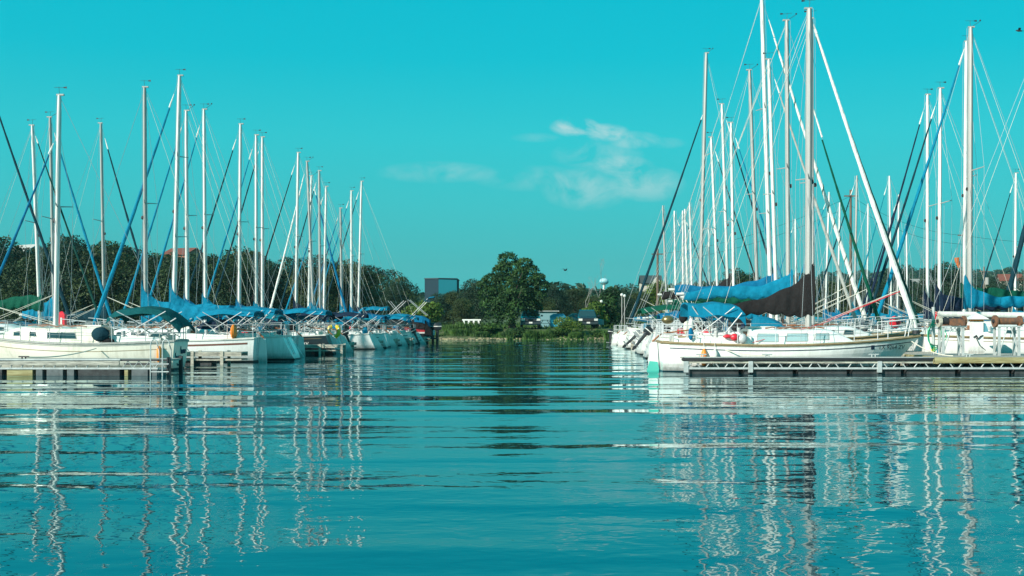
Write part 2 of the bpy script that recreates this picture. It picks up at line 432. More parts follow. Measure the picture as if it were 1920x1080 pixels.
    if lod < 2 or g('spr'):
        for fr in g('spreads', (.52,)):
            z = zc+(ztop-zc)*fr
            for sd in (-1, 1):
                mb = MB(); q = mp(z); mb.tube((q[0], sd*.05, z), (q[0]-.22, sd*(B*.33), z+.06), .026, .016); mb.build('spreader', M['alug'], mast)
        mb = MB(); q = mp(ztop)
        mb.tube(q, (q[0]+.02, 0, ztop+.28), .006); mb.tube((q[0]-.17, .02, ztop+.25), (q[0]+.19, -.04, ztop+.27), .006); mb.prism([(q[0]-.24, ztop+.22), (q[0]-.13, ztop+.24), (q[0]-.13, ztop+.27), (q[0]-.24, ztop+.29)], .006)
        if g('vane2', rnd.random() < .4):
            mb.tube((q[0], 0, ztop), (q[0]+s*.34, .03, ztop+.22), .009); mb.ball((q[0]+s*.36, .03, ztop+.26), .035, 6, 4)
        mb.build('wind_vane', M['black'], mast)
        mb = MB(); mb.box((q[0]-.03, 0, ztop+.015), (.24, .09, .05)); mb.build('masthead', M['alug'], mast)
        z = zc+(ztop-zc)*.46; q = mp(z); mb = MB(); mb.ball((q[0]+.11, 0, z), (.06, .05, .08), 7, 5); mb.build('steaming_light', M['black'], mast)
    # standing rigging
    hs = ztop if g('fract', 1) == 1 else zc+(ztop-zc)*g('fract', 1)
    wr = .0062 if lod < 2 else .010
    bowt = (L-.05, 0, H.zs(1)+.05); hp_ = mp(hs-.08)
    mb = MB(); zsp = zc+(ztop-zc)*g('spreads', (.52,))[0]; q = mp(zsp)
    for sd in (-1, 1):
        cb = (xm-.1, sd*(H.hb(mf)-.06), H.zs(mf))
        mb.path([mp(hs-.05), (q[0]-.22, sd*B*.33, zsp+.06), cb], wr, 4, False)
        mb.path([mp(zsp-.1), (xm+.35, sd*(H.hb(mf)-.06), H.zs(mf))], wr, 4, False)
        if lod < 1: mb.path([mp(zsp-.1), (xm-.5, sd*(H.hb(mf)-.06), H.zs(mf))], wr, 4, False)
    bs = (0.03*L, 0, H.zs(0)+.1)
    mb.path([mp(ztop-.02), bs], wr, 4, False)
    mb.path([hp_, bowt], wr*1.1, 4, False)
    mb.path([(q[0]-.14, .12, zsp), (xm-.12, .1, zc)], wr, 4, False)         # halyards standing off the mast
    mb.path([(mp(ztop)[0]+.12, -.05, ztop), (xm+.16, -.1, zc+.1)], wr, 4, False)
    mb.build('stays', M['wire'], root)
    # furled headsail
    fj = g('jib')
    if fj:
        a = Vector(bowt)+Vector((-.06, 0, .22)); b = Vector(hp_); pts = []; rr = []
        jr = g('jr', .078)*.9; f1 = g('jtop', .88)
        N = 30
        for i in range(N+1):
            u = i/N*f1
            q = a.lerp(b, u); q.z -= .10*math.sin(math.pi*u)
            pts.append(q); rr.append(jr*(1.0-.62*u/f1)*(.55 if i == 0 else 1)*(1+.10*math.sin(i*2.1)))
        mb = MB(); mb.path(pts, rr, 8)
        jo = mb.build('furled_jib', M[fj], root, True)
        mb = MB(); mb.path([a+Vector((0, 0, -.18)), a+Vector((0, 0, -.06))], [.11, .11], 10); mb.build('furling_drum', M['black'], jo, True)
        if g('spiral'):
            mb = MB(); pp = []
            for i in range(N*8+1):
                u = i/(N*8)*f1*.98; q = a.lerp(b, u); q.z -= .10*math.sin(math.pi*u)
                an = i*.42; r_ = jr*(1.0-.62*u/f1)*1.02
                pp.append((q.x+math.cos(an)*r_, math.sin(an)*r_, q.z))
            mb.path(pp, .02, 4, False); mb.build('sail_stripe', M[g('spiral')], jo)
        q0 = a.lerp(b, f1); mb = MB(); mb.path([q0, q0.lerp(b, .12), q0.lerp(b, .45)], [.034, .034, .012], 6); mb.build('halyard_swivel', M['whitec'], jo)
        mb = MB(); c0 = a.lerp(b, .12)                                      # sheets led aft
        for sd in (-1, 1): mb.path([c0, (L*.62, sd*.3, H.zs(.6)+1.0-.35), (L*.34, sd*(H.hb(.34)-.25), H.zs(.3)+.1)], .009, 4, False)
        mb.build('jib_sheet', M[g('sheet', 'rope')], jo)
    # boom and sail cover
    bl = g('boom', .40*L); bz = g('bz', zc+.62)
    if bl:
        mb = MB(); mb.path([(mp(bz)[0]-.10, 0, bz), (xm-bl, 0, bz+g('brise', .05))], .055 if not g('bigboom') else .1, 10)
        mb.build('boom', M['alu'], root, True)
        if lod < 2:
            mb = MB(); mb.path([(xm-bl*.95, 0, bz-.03), (.20*L, .0, H.zs(.2)+.3)], .012, 4, False); mb.path([(xm-bl*.9, 0, bz-.03), (.20*L, .04, H.zs(.2)+.3)], .012, 4, False)
            mb.path([(xm-bl*.98, 0, bz), mp(ztop-.1)], wr, 4, False)
            mb.build('mainsheet', M['rope'], root)
    cv = g('cover')
    if cv and bl:
        cm, hf = cv if isinstance(cv, tuple) else (cv, 1.0)
        rr_ = random.Random(int(d*100)); rings = []; N = 72 if lod < 2 else 14; n2 = 14
        ph = [rr_.uniform(0, 6) for _ in range(6)]
        slump = g('slump', .22)
        for i in range(N+1):
            u = i/N; x = mp(bz)[0]+mr+.05 - (bl*g('cvl', .94)+mr)*u**1.25
            sag = .05*math.sin(u*9+ph[0])+.03*math.sin(u*23+ph[1])
            bd = g('body', 1.3); topz = .20*bd*(1-.5*u)+hf*math.exp(-(u/slump)**1.2)+sag
            botz = -.17*bd*(1-.3*u)-.06*bd*abs(math.sin(u*24+ph[2]))-(.04*math.sin(u*11+ph[5]))
            w = .15*(1-.45*u)+.02*math.sin(u*17+ph[3])
            ring = []
            for k in range(n2):
                an = 2*math.pi*k/n2
                cz, sy = math.cos(an), math.sin(an)
                zz = (topz if cz > 0 else -botz)*abs(cz)**.8*(1 if cz > 0 else -1)
                ww = w*(1-.45*max(0, cz)) *(1+.17*math.sin(u*52+k*.9+ph[4])+.11*math.sin(u*97-k*1.9+3*math.sin(u*7)))
                if u < .19: ww = max(ww, (mr+.06)*(1-.4*max(0, u-.15)/.04)); sy = math.copysign(abs(sy)**.55, sy)
                ring.append((x, sy*ww+(lean*0), bz+g('brise', .05)*u+zz))
            rings.append(ring)
        mb = MB(); mb.loft(rings); so_ = mb.build('sail_cover', M[cm], root, True)
        if lod < 2:
            mb = MB()                                                     # lacing lines that close the cover round the mast
            mb.path([(mp(bz+.12+hf*.1*i)[0]+mr+.04, (-.1 if i % 2 else .1), bz+.12+hf*.1*i) for i in range(8)], .012, 4)
            mb.build('lacing', M['rope'], so_)
    # canopy over the cockpit
    bm = g('bimini')
    if bm:
        cm, xa, xb, zt, droop = bm
        xa, xb = xa*L, xb*L; w = B*.40; rings = []
        for i in range(11):
            u = i/10; x = xa+(xb-xa)*u; z = zt-.06*math.sin(math.pi*u*2)**2 + .03*math.sin(u*math.pi)
            z -= .30*max(0, (u-.86)/.14) + (droop*max(0, (.28-u)/.28)**1.3)
            ww = w*(1+.02*math.sin(u*14))
            sk = g('skirt', .12)
            rings.append([(x, -ww, z-sk-.10), (x, -ww*.86, z-.04), (x, -ww*.45, z+.02), (x, 0, z+.035), (x, ww*.45, z+.02), (x, ww*.86, z-.04), (x, ww, z-sk-.10),
                          (x, ww*.97, z-sk-.10), (x, ww*.83, z-.07), (x, 0, z+.0), (x, -ww*.83, z-.07), (x, -ww*.97, z-sk-.10)])
        mb = MB(); mb.loft(rings); bo = mb.build('bimini', M[cm], root, True)
        xc = (xa+xb)/2; zd = H.zs(xc/L)+.22
        for sd in (-1, 1):
            mb = MB(); y = min(H.hb(xc/L)-.28, w)*sd
            mb.tube((xc-.1, y, zd), (xa+.12, sd*w, zt-droop*.4-.1), .02); mb.tube((xc+.15, y, zd), (xb-.12, sd*w, zt-.3), .02)
            mb.tube((xc-.75, y, zd-.05), (xb-.35, sd*w, zt-.12), .016); mb.tube((xc+.75, y, zd), (xa+.45, sd*w, zt-.12), .016)
            mb.build('canopy_frame', M['steel'], bo)
    # spray hood over the companionway
    hd = g('hood', rnd.choice(('blue2', 'navyc', 'blackc', 'dteal', 'blue', None)) if lod == 1 else None)
    if hd:
        rings = []; xh0 = xs0-.12; w = cw(xs0+.2)*.92; zd = H.zs(x0)
        for i in range(7):
            u = i/6; x = xh0+1.05*u; z = zd+ch+.42*math.sin(math.pi*min(1, .42+u*.58))**.8-.05
            rings.append([(x, -w, zd+ch*.55), (x, -w*.9, z-.12), (x, -w*.5, z), (x, w*.5, z), (x, w*.9, z-.12), (x, w, zd+ch*.55)])
        mb = MB(); mb.loft(rings); ho_ = mb.build('spray_hood', M[hd], root, True)
        mb = MB(); mb.quad((xh0+.93, -w*.45, zd+ch+.12), (xh0+.93, w*.45, zd+ch+.12), (xh0+.72, w*.45, zd+ch+.36), (xh0+.72, -w*.45, zd+ch+.36)); mb.v = [(a+.12, b, c) for a, b, c in mb.v]; mb.build('hood_window', M['glass'], ho_)
    if lod == 1 and not g('nobag'):
        for _ in range(rnd.randint(2, 4)):
            u = rnd.choice((.03, .06, .14, .2, .26, .5, .9)); mb = MB(); sz = (rnd.uniform(.08, .24), rnd.uniform(.08, .2), rnd.uniform(.1, .26))
            mb.ball((u*L, rnd.choice((-1, 1))*max(0, H.hb(u)-.2)*rnd.uniform(.3, 1), H.zs(u)+rnd.choice((.2, .45))), sz, 8, 6)
            mb.build('gear_bag', M[rnd.choice(('navyc', 'blackc', 'blue2', 'dteal', 'blackc', 'cowl', 'redp', 'blue'))], root, True)
    # rails
    rr1 = .014 if lod < 2 else .018
    ph_ = .58; zbw = H.zs(1); mb = MB()
    def rim(t, ins=.05): return (t*L, max(.03, H.hb(t)-ins), H.zs(t))
    for h in (ph_, ph_*.5):
        pts = []
        for t in (.86, .92, .97): x, y, z = rim(t); pts.append((x, -y, z+h*1.0))
        pts.append((L+.08, -.10, zbw+h)); pts.append((L+.08, .10, zbw+h))
        for t in (.97, .92, .86): x, y, z = rim(t); pts.append((x, y, z+h))
        mb.path(pts, rr1, 5)
    for t in (.86, .955):
        for sd in (-1, 1): x, y, z = rim(t); mb.tube((x-(0.05 if t > .9 else 0), sd*y, z), (x+(.06 if t > .9 else 0), sd*y, z+ph_), rr1)
    mb.build('pulpit', M['steel'], root, True)
    mb = MB()
    for h in (ph_, ph_*.5):
        pts = [(L*.13, -(H.hb(.13)-.06), H.zs(.13)+h), (.06, -(H.hb(0)-.08), H.zs(0)+h)]
        pts += [(.02, -.3, H.zs(0)+h), (.02, .3, H.zs(0)+h), (.06, H.hb(0)-.08, H.zs(0)+h), (L*.13, H.hb(.13)-.06, H.zs(.13)+h)]
        mb.path(pts, rr1, 5)
    for x, y in ((L*.13, H.hb(.13)-.06), (.06, H.hb(0)-.08), (.02, .3)):
        for sd in (-1, 1): mb.tube((x, sd*y, H.zs(0)), (x, sd*y, H.zs(0)+ph_), rr1)
    mb.build('stern_rail', M['steel'], root, True)
    if lod < 2:
        sts = (.28, .42, .57, .72)
        for t in sts:
            for sd in (-1, 1):
                x, y, z = rim(t); mb = MB(); mb.tube((x, sd*y, z), (x, sd*(y+.01), z+ph_), .013); mb.build('stanchion', M['steel'], root)
        mb = MB()
        for sd in (-1, 1):
            for h in (ph_-.01, ph_*.5):
                mb.path([(lambda q: (q[0], sd*q[1], q[2]+h))(rim(t)) for t in (.13,)+sts+(.86,)], .006, 4, False)
        mb.build('lifeline', M['wire'], root)
    # stern gear
    if g('rudder'):
        mb = MB(); zt = H.zs(0)
        rk = g('rudder'); rm_ = M[g('rudm', 'white')]; xoff = lambda z: -H.tr*(1-(z-zb)/(zt-zb))
        mb.prism([(xoff(zt)-.03, zt+.02), (xoff(zt)-.26, zt-.02), (xoff(0)-.36-.25*rk, -.05), (xoff(0)-.34-.3*rk, -.4), (xoff(0)-.12, -.4), (xoff(.1)-.04, .05)], .05)
        ro = mb.build('rudder', M['white'], root)
        if g('rudm'): mb = MB(); mb.prism([(xoff(.3)-.06, .29), (xoff(.3)-.32, .31), (xoff(0)-.40-.25*rk, -.05), (xoff(0)-.38-.3*rk, -.42), (xoff(0)-.1, -.42), (xoff(.1)-.03, .05)], .062); mb.build('rudder_tip', M[g('rudm')], ro)
        mb = MB(); mb.path([(-.18, 0, zt+.03), (.1, 0, zt+.28), (.14*L, 0, zt+.42)], [.035, .03, .022], 6); mb.build('tiller', M['teak'], ro, True)
    ob = g('outboard')
    if ob:
        add_outboard(root, (ob[0] if isinstance(ob, tuple) else -.22, ob[1] if isinstance(ob, tuple) else -.35, H.zs(0)-.12), ob[2] if isinstance(ob, tuple) else 25, g('obm', 'cowl'), .8)
    if g('ladder', lod < 2 and rnd.random() < .5):
        mb = MB(); zt = H.zs(0)
        xo = lambda z: -H.tr*(1-(z-zb)/(zt-zb))-.05
        for y in (.18, .46): mb.path([(xo(.25), y, .22), (xo(zt), y, zt), (xo(zt)+.05, y, zt+.5)], .014, 5)
        for z in (.28, .5, .72): mb.tube((xo(z), .18, z), (xo(z), .46, z), .014)
        mb.build('boarding_ladder', M['steel'], root, True)
    for (u, z, cm, sz) in g('bits', ()):
        # stowed cockpit gear: bags and covers of canvas on deck or rail
        mb = MB(); mb.ball((u*L, -s*(H.hb(u)-.12), H.zs(u)+z), sz, 9, 7); mb.build('gear_bag', M[cm], root, True)
    for (u, cm) in g('fenders', ()):
        z = H.zs(u); y = -s*(H.yx(u*L, z-.45)+.10); mb = MB()
        mb.path([(u*L, y, z-.12), (u*L, y, z-.18), (u*L, y, z-.24), (u*L, y, z-.56), (u*L, y, z-.62), (u*L, y, z-.66)], [.025, .06, .085, .085, .06, .02], 10)
        fo = mb.build('fender', M[cm], root, True); mb = MB(); mb.path([(u*L, y*.97, z+.3), (u*L, y, z-.12)], .01, 4); mb.build('fender_line', M['rope'], fo)
    root['_'] = 0; del root['_']
    root_H[root.name] = H
    return root
root_H = {}
def add_outboard(parent, c, tilt, cm='cowl', k=1.0, name='outboard_motor'):
    m3 = Matrix.Rotation(R(tilt), 3, 'Y')
    def tf(mb):
        mb.v = [tuple(m3 @ Vector((x*k, y*k, z*k))+Vector(c)) for x, y, z in mb.v]; return mb
    def ring(z, x0, x1, w): return [(x0, -w*.6, z), (x0, w*.6, z), ((x0+x1)/2, w, z), (x1, w*.7, z), (x1, -w*.7, z), ((x0+x1)/2, -w, z)]
    mb = MB(); mb.loft([ring(.10, -.24, .10, .12), ring(.18, -.30, .15, .16), ring(.40, -.30, .15, .16), ring(.50, -.26, .10, .13), ring(.54, -.18, .02, .08)])
    o = tf(mb).build(name, M[cm], parent, True)
    mb = MB(); mb.loft([ring(.30, -.305, .155, .164), ring(.345, -.305, .155, .164)]); tf(mb).build('cowl_band', M['alu'], o)
    mb = MB(); mb.loft([ring(.11, -.16, .04, .07), ring(-.45, -.13, .02, .045), ring(-.78, -.12, .02, .035)]); mb.box((-.14, 0, -.42), (.42, .2, .025)); mb.prism([(-.16, -.78), (.06, -.78), (-.02, -1.02), (-.1, -1.02)], .02)
    tf(mb).build('motor_leg', M['cowl'], o)
    mb = MB(); mb.path([(.1, 0, -.7), (-.30, 0, -.7), (-.36, 0, -.7)], [.03, .05, .02], 8)
    for i in range(3):
        a = i*2.094; mb.quad((-.26, 0, -.7), (-.30, .13*math.cos(a-.3), -.7+.13*math.sin(a-.3)), (-.33, .15*math.cos(a), -.7+.15*math.sin(a)), (-.30, .12*math.cos(a+.4), -.7+.12*math.sin(a+.4)))
    tf(mb).build('propeller', M['cowlg'], o)
    mb = MB(); mb.box((.14, 0, -.05), (.10, .22, .3)); tf(mb).build('motor_bracket', M['steel'], o)
    return o
def hull_text(root, txt, x0, z0, size, mk, s, side, sgn):
    # letters laid on the hull side; sgn = +1 when the text runs towards the bow
    H = root_H[root.name]; v, f = text_verts(txt, size); mb = MB()
    for (u, w, _) in v:
        x = x0+sgn*u; z = z0+w
        mb.v.append((x, side*(H.yx(x, z)+.007), z))
    mb.f = f
    return mb.build('registration' if size < .3 and mk != 'whitec' else 'boat_name', M[mk], root)
# ------------------------------------------------------------------ the boats: every mast of the photograph
GL, GR, GF = 'sailboats moored along the left pier', 'sailboats moored along the right pier', 'small sailboats at the far end of the right pier'
BL = 'bimini'
LB = [
 dict(base=103, top=(110, 178), d=38.4, L=6.9, mf=.60, s=-1, F=.82, hull='cream', deckm='deckdirty', cabm='cream', trans=-.12, rail='greyc', stripes=[(-.235, -.215, 'tan'), (-.07, -.04, 'greyc')], boot=.05, lod=0, fract=.86,
      wins=[(.46, .60, .36, .70), (.655, .69, .42, .68), (.74, .775, .42, .68)], cab=(.36, .88, .52, .72), jib='blue2', jr=.075, boom=0, bimini=('bgreen', -.03, .315, 2.0, .6), outboard=None, ladder=False, rudder=0,
      handrail='teak', bits=[(.335, .32, 'dteal', (.30, .2, .24)), (.30, .1, 'blackc', (.2, .12, .1))], fenders=[(.062, 'orange')],
      label='weathered cream sailboat beside the left float dock, under a dark green cockpit canopy'),
 dict(base=272, top=(270, 163), d=45.9, L=7.7, s=-1, trans=-.10, stripes=[(-.2, -.13, 'brown')], cover=('blue', 1.0), body=1.9, boom=3.0, bimini=('blue', .0, .30, 2.05, .1), lod=0, rudder=.1, slump=.16, fenders=[], bits=[(.1, .3, 'orange', (.12, .3, .3))],
      label='white sailboat with a brown hull stripe and a blue sail cover slumped from its mast'),
 dict(base=325, top=(337, 142), d=48.6, L=8.1, s=-1, trans=.62, jib='blue', jr=.115, cover=('blue', 1.05), body=1.7, boom=3.7, slump=.16, spreads=(.36, .68), bimini=('blue', .04, .30, 2.15, .1), mr=.085, stripes=[],
      label='white sailboat with the tallest mast at the left pier and a thick blue furled jib'),
 dict(base=350, top=(348, 207), d=51.6, L=7.5, s=-1, trans=.55, jib='blue', cover=('blue2', .7), bimini=('teal', .02, .28, 2.0, .2), stripes=[(-.2, -.15, 'teal')], rudder=.4,
      label='white sailboat with a teal canopy, just behind the tallest mast at the left pier'),
 dict(base=385, top=(382, 205), d=54.4, L=7.4, s=-1, trans=-.1, jib='blue', cover=('blue', .8), stripes=[(-.22, -.19, 'navy'), (-.30, -.28, 'navy')], rudder=.25, bits=[(.2, .35, 'blue2', (.2, .2, .22))],
      label='white sailboat with two thin navy stripes and a raised rudder, left pier'),
 dict(base=447, top=(450, 232), d=58, L=7.7, s=-1, hull='dark', nobag=1, trans=.5, jib='dteal', cover=('blue2', .5), bimini=('blue', .0, .34, 2.2, .1), stripes=[(-.13, -.115, 'tan')], rail='deck', rudder=.3, bits=[(.32, .5, 'navyc', (.55, .3, .5))],
      label='black hulled sailboat with its name in white letters near the stern, left pier'),
 dict(base=480, top=(480, 253), d=61.2, L=7.5, s=-1, hull='white', trans=.45, jib='blue', cover=('blue', .5), bimini=('navyc', .05, .36, 2.1, .1), stripes=[(-.2, -.1, 'teal')], rudder=.3, fenders=[],
      label='white sailboat with navy canopy and yellow life ring on its stern rail'),
 dict(base=493, top=(493, 258), d=64.2, L=7.4, s=-1, trans=.1, jib='dteal', boom=3.2, cover=None, stripes=[(-.25, -.12, 'navy')], outboard=True,
      label='white sailboat with a bare white boom and outboard, behind the yellow life ring'),
 dict(base=555, top=(560, 287), d=68, L=7.4, s=-1, trans=.5, jib='blackc', jr=.07, cover=('navyc', 1.0), bimini=('navyc', .02, .33, 2.1, .1), stripes=[], rudder=.4,
      label='white sailboat with a navy sail cover and black furled jib, mid left pier'),
 dict(base=589, top=(576, 303), d=71.2, L=7.2, s=-1, trans=.4, jib='whitec', jr=.09, cover=('blue', .8), stripes=[(-.2, -.16, 'brown')],
      label='sailboat with a leaning mast and white furled jib, far part of left pier'),
 dict(base=578, top=(584, 330), d=79, L=7.0, s=1, trans=-.1, jib='blue2', jr=.11, cover=('blue', .8), dz=0,
      label='sailboat on the inner side of left pier whose blue furled jib slopes to the right'),
 dict(base=600, top=(598, 320), d=74.2, L=7.2, s=-1, trans=.4, jib='dteal', cover=('navyc', .6), bimini=('blue2', .0, .3, 2.05, .1), rudder=.4, stripes=[(-.2, -.15, 'teal')],
      label='sailboat with royal blue canopy and dark furled jib, far part of left pier'),
 dict(base=607, top=(612, 350), d=77.0, L=7.0, s=-1, trans=.4, jib='blue', cover=('blue2', .6), bimini=('teal', .0, .3, 1.95, .2), stripes=[],
      label='sailboat with teal canopy and blue furled jib, far part of left pier'),
 dict(base=641, top=(638, 390), d=79.8, L=6.6, s=-1, trans=.35, jib='blue2', cover=('blue', .9), bimini=('blue', .1, .4, 2.6, .0), stripes=[], rudder=.4,
      label='shortest masted sailboat of the left pier with high blue canopy'),
 dict(base=659, top=(659, 358), d=82.6, L=7.2, s=-1, trans=.4, jib='blue', cover=('blue2', .8), bimini=('blue', .0, .3, 2.0, .3), outboard=True,
      label='sailboat second from the far end of left pier, blue canopy and outboard'),
 dict(base=671, top=(678, 340), d=85.6, L=7.2, s=-1, trans=.5, jib='dteal', cover=('navyc', .8), bimini=('blue', -.03, .34, 2.15, .25), rudder=.5, boom=4.2, spreads=(.5,),
      label='last sailboat before the red and black powerboat, with long blue canopy'),
 # inner row, bows towards the channel
 dict(base=-25, top=(-30, 130), d=52, L=9.2, s=1, jib='dteal', jr=.10, trans=-.2, cover=None, lod=1, boom=0,
      label='sailboat mostly outside the frame whose dark furled jib rises to the left edge'),
 dict(base=75, top=(60, 235), d=54.3, L=7.2, s=1, jib='dgreen', jr=.075, cover=('green', .25), boom=3.2, trans=-.1, jtop=.92, slump=.6, bz=2.35,
      label='inner row sailboat with green sail cover and dark green furled jib, left pier'),
 dict(base=102, top=(94, 220), d=57, L=7.2, s=1, jib='blue', jr=.10, cover=('blue', 1.0), boom=1.7, trans=-.1, slump=.5,
      label='inner row sailboat with bundled blue sail at its mast behind the cream boat'),
 dict(base=198, top=(191, 232), d=63, L=7.4, s=1, jib='dteal', jr=.10, cover=('dteal', .5), trans=-.1,
      label='inner row sailboat with dark teal sail cover behind the crossing blue jibs'),
]
RB = [
 dict(base=1514, top=(1516, 18), d=37, L=8.2, mf=.575, s=1, F=.80, hull='white', lod=0, trans=-.10, rail='tan', stripes=[(-.155, -.125, 'navy'), (-.05, -.035, 'greyc')], boot=.04, bott='bottomblue', mr=.105, mastm='alug', rake=.16, hood=None,
      wins=[(.358, .437, .28, .74), (.468, .547, .3, .76), (.573, .628, .36, .74)], winm='glassl', cab=(.335, .74, .50, .72), jib='whitec', jr=.105, jtop=.93, cover=('blackc', 1.25), boom=3.3, slump=.27, bz=2.0, cvl=1.0, brise=-.02,
      bimini=('blue', .10, .315, 2.12, 0), skirt=.30, rudder=.15, rudm='aqua', ladder=True, spreads=(.47,), sheet='redp', fenders=[(.155, 'orange'), (.195, 'whitec')], bits=[(.27, .26, 'redp', (.13, .10, .11)), (.245, .28, 'redp', (.16, .08, .06)), (.30, .22, 'steel', (.14, .1, .16)), (.11, .32, 'blue2', (.08, .06, .2))],
      label='white sailboat along the right truss dock, black sail cover and TX registration on the bow'),
 dict(base=1523, top=(1520, 36), d=41.2, L=8.6, s=1, jib='dgreen', jr=.10, mr=.07, cover=None, boom=3.2, trans=.3, spreads=(.47,), jtop=.95, mf=.56, hull='green_hull', rail='tan', bits=[(.05, .42, 'whitec', (.1, .1, .28)), (.03, .40, 'cream', (.09, .09, .27)), (.02, .72, 'blackc', (.16, .16, .22))],
      label='dark green hulled sailboat hidden behind the white boat, its mast in line with it'),
 dict(base=1477, top=(1474, 40), d=44.2, L=8.4, s=1, jib='green', jr=.085, jtop=.62, cover=('blue', .5), boom=4.2, slump=.24, trans=.5, bz=2.72, bits=[(.03, .66, 'brass', (.24, .2, .16)), (.12, .5, 'blue2', (.2, .2, .14))], mr=.085, brise=-.12,
      label='white sailboat with a long blue sail cover beside the black covered one'),
 dict(base=1457, top=(1441, 112), d=47.4, L=8.0, s=1, jib='greyc', jr=.09, cover=('green', .35), boom=3.9, trans=.5, bz=2.5, spreads=(.5,), mr=.075,
      label='white sailboat with green sail cover and pale grey furled jib, right pier'),
 dict(base=1445, top=(1427, -5), d=50.4, L=9.2, s=1, jib='whitec', spiral='green', jr=.11, cover=('blue2', .55), boom=4.4, trans=.5, bz=2.9, spreads=(.34, .66), mr=.095, mf=.55, outboard=(-.35, -.4, 40),
      label='sailboat with the tallest mast in the harbour, rising past the top edge, green spiral jib'),
 dict(base=1421, top=(1404, 133), d=53.4, L=7.8, s=1, cover=('blue', .6), trans=.5, stripes=[(-.2, -.14, 'teal')], mr=.08, mastm='alug', bimini=('blue2', .0, .3, 2.0, .1),
      label='sailboat without furled jib, its mast between the two tallest and the blue slanted jib'),
 dict(base=1377, top=(1371, 230), d=56.4, L=7.6, s=1, jib='blue', jr=.08, cover=('green', .4), boom=3.2, trans=.3, bz=2.5, hull='white',
      bimini=('green', -.02, .36, 2.35, .2), label='sailboat with green canopy over its cockpit, blue furled jib sloping right'),
 dict(base=1366, top=(1353, 196), d=59.4, L=7.6, s=1, jib='dteal', cover=('blackc', .9), boom=3.6, trans=.4, bz=2.9, outboard=(-.3, .3, 48), obm='cowlg', bits=[(.05, .45, 'dteal', (.22, .2, .15))],
      label='sailboat with black sail cover behind the green canopy, right pier'),
 dict(base=1349, top=(1334, 257), d=62.4, L=7.0, s=1, jib='blackc', jr=.06, cover=('blue', .5), trans=.3, rudder=.3, bits=[(.03, .5, 'blue', (.2, .2, .12))],
      label='sailboat with slightly leaning thin mast and blue cover near the tall channel mast'),
 dict(base=1311, top=(1324, 100), d=66, L=8.6, s=-1, jib='dteal', jr=.10, cover=('navyc', .8), boom=3.6, trans=-.2, mr=.10, spreads=(.35, .62), jtop=.95, fract=.80, mf=.53,
      label='sailboat pointing its bow and dark furled jib into the channel, tall white mast'),
 # inner row of the right pier, bows to the left
 dict(base=1990, top=(1992, -40), d=42.2, L=9.4, mf=.56, s=1, hull='white', trans=-.05, F=.95, boom=4.4, bz=1.78, brise=.05, bigboom=1, cover=None, stripes=[(-.12, -.10, 'tan')], rail='tan', wins=[(.3, .34, .4, .6)], cab=(.2, .8, .5, .7),
      label='white sailboat with thick bare white boom behind the dock pedestal'),
 dict(base=1820, top=(1822, 50), d=45.6, L=8.4, s=-1, jib='blue', jr=.10, cover=('blue', .75), boom=3.8, mr=.10, mastm='alug', trans=-.1, slump=.14, bz=2.35, mf=.55,
      label='sailboat with the tall thick mast at the right, blue cover and blue furled jib'),
 dict(base=1762, top=(1764, 165), d=48.8, L=7.6, s=-1, jib='dteal', jr=.085, cover=('navyc', .6), boom=3.2, trans=-.1, bz=2.25,
      label='sailboat with navy sail cover, right one of the two similar masts beside the windsock'),
 dict(base=1811, top=(1815, 76), d=51.6, L=8.2, s=-1, cover=('green', .45), boom=4.0, trans=-.1, mr=.085, bz=2.6, slump=.5,
      label='sailboat with green sail cover, its bright mast half behind the thick mast'),
 dict(base=1738, top=(1738, 178), d=54.6, L=7.6, s=-1, jib='navyc', jr=.085, cover=('navyc', .9), boom=3.2, trans=-.1,
      label='sailboat with navy cover, left one of the two similar masts beside the windsock'),
 dict(base=1902, top=(1904, 325), d=74, L=7.2, s=-1, jib='dteal', cover=('blue', .5), trans=-.1,
      label='distant sailboat with dark furled jib by the right edge, under the red roof'),
 dict(base=2022, top=(2024, 20), d=57.6, L=9.0, s=-1, jib='dteal', jr=.17, cover=None, trans=-.1, boom=0,
      label='sailboat beyond the right edge, only its bow and thick dark furled jib in view'),
]
FB = []
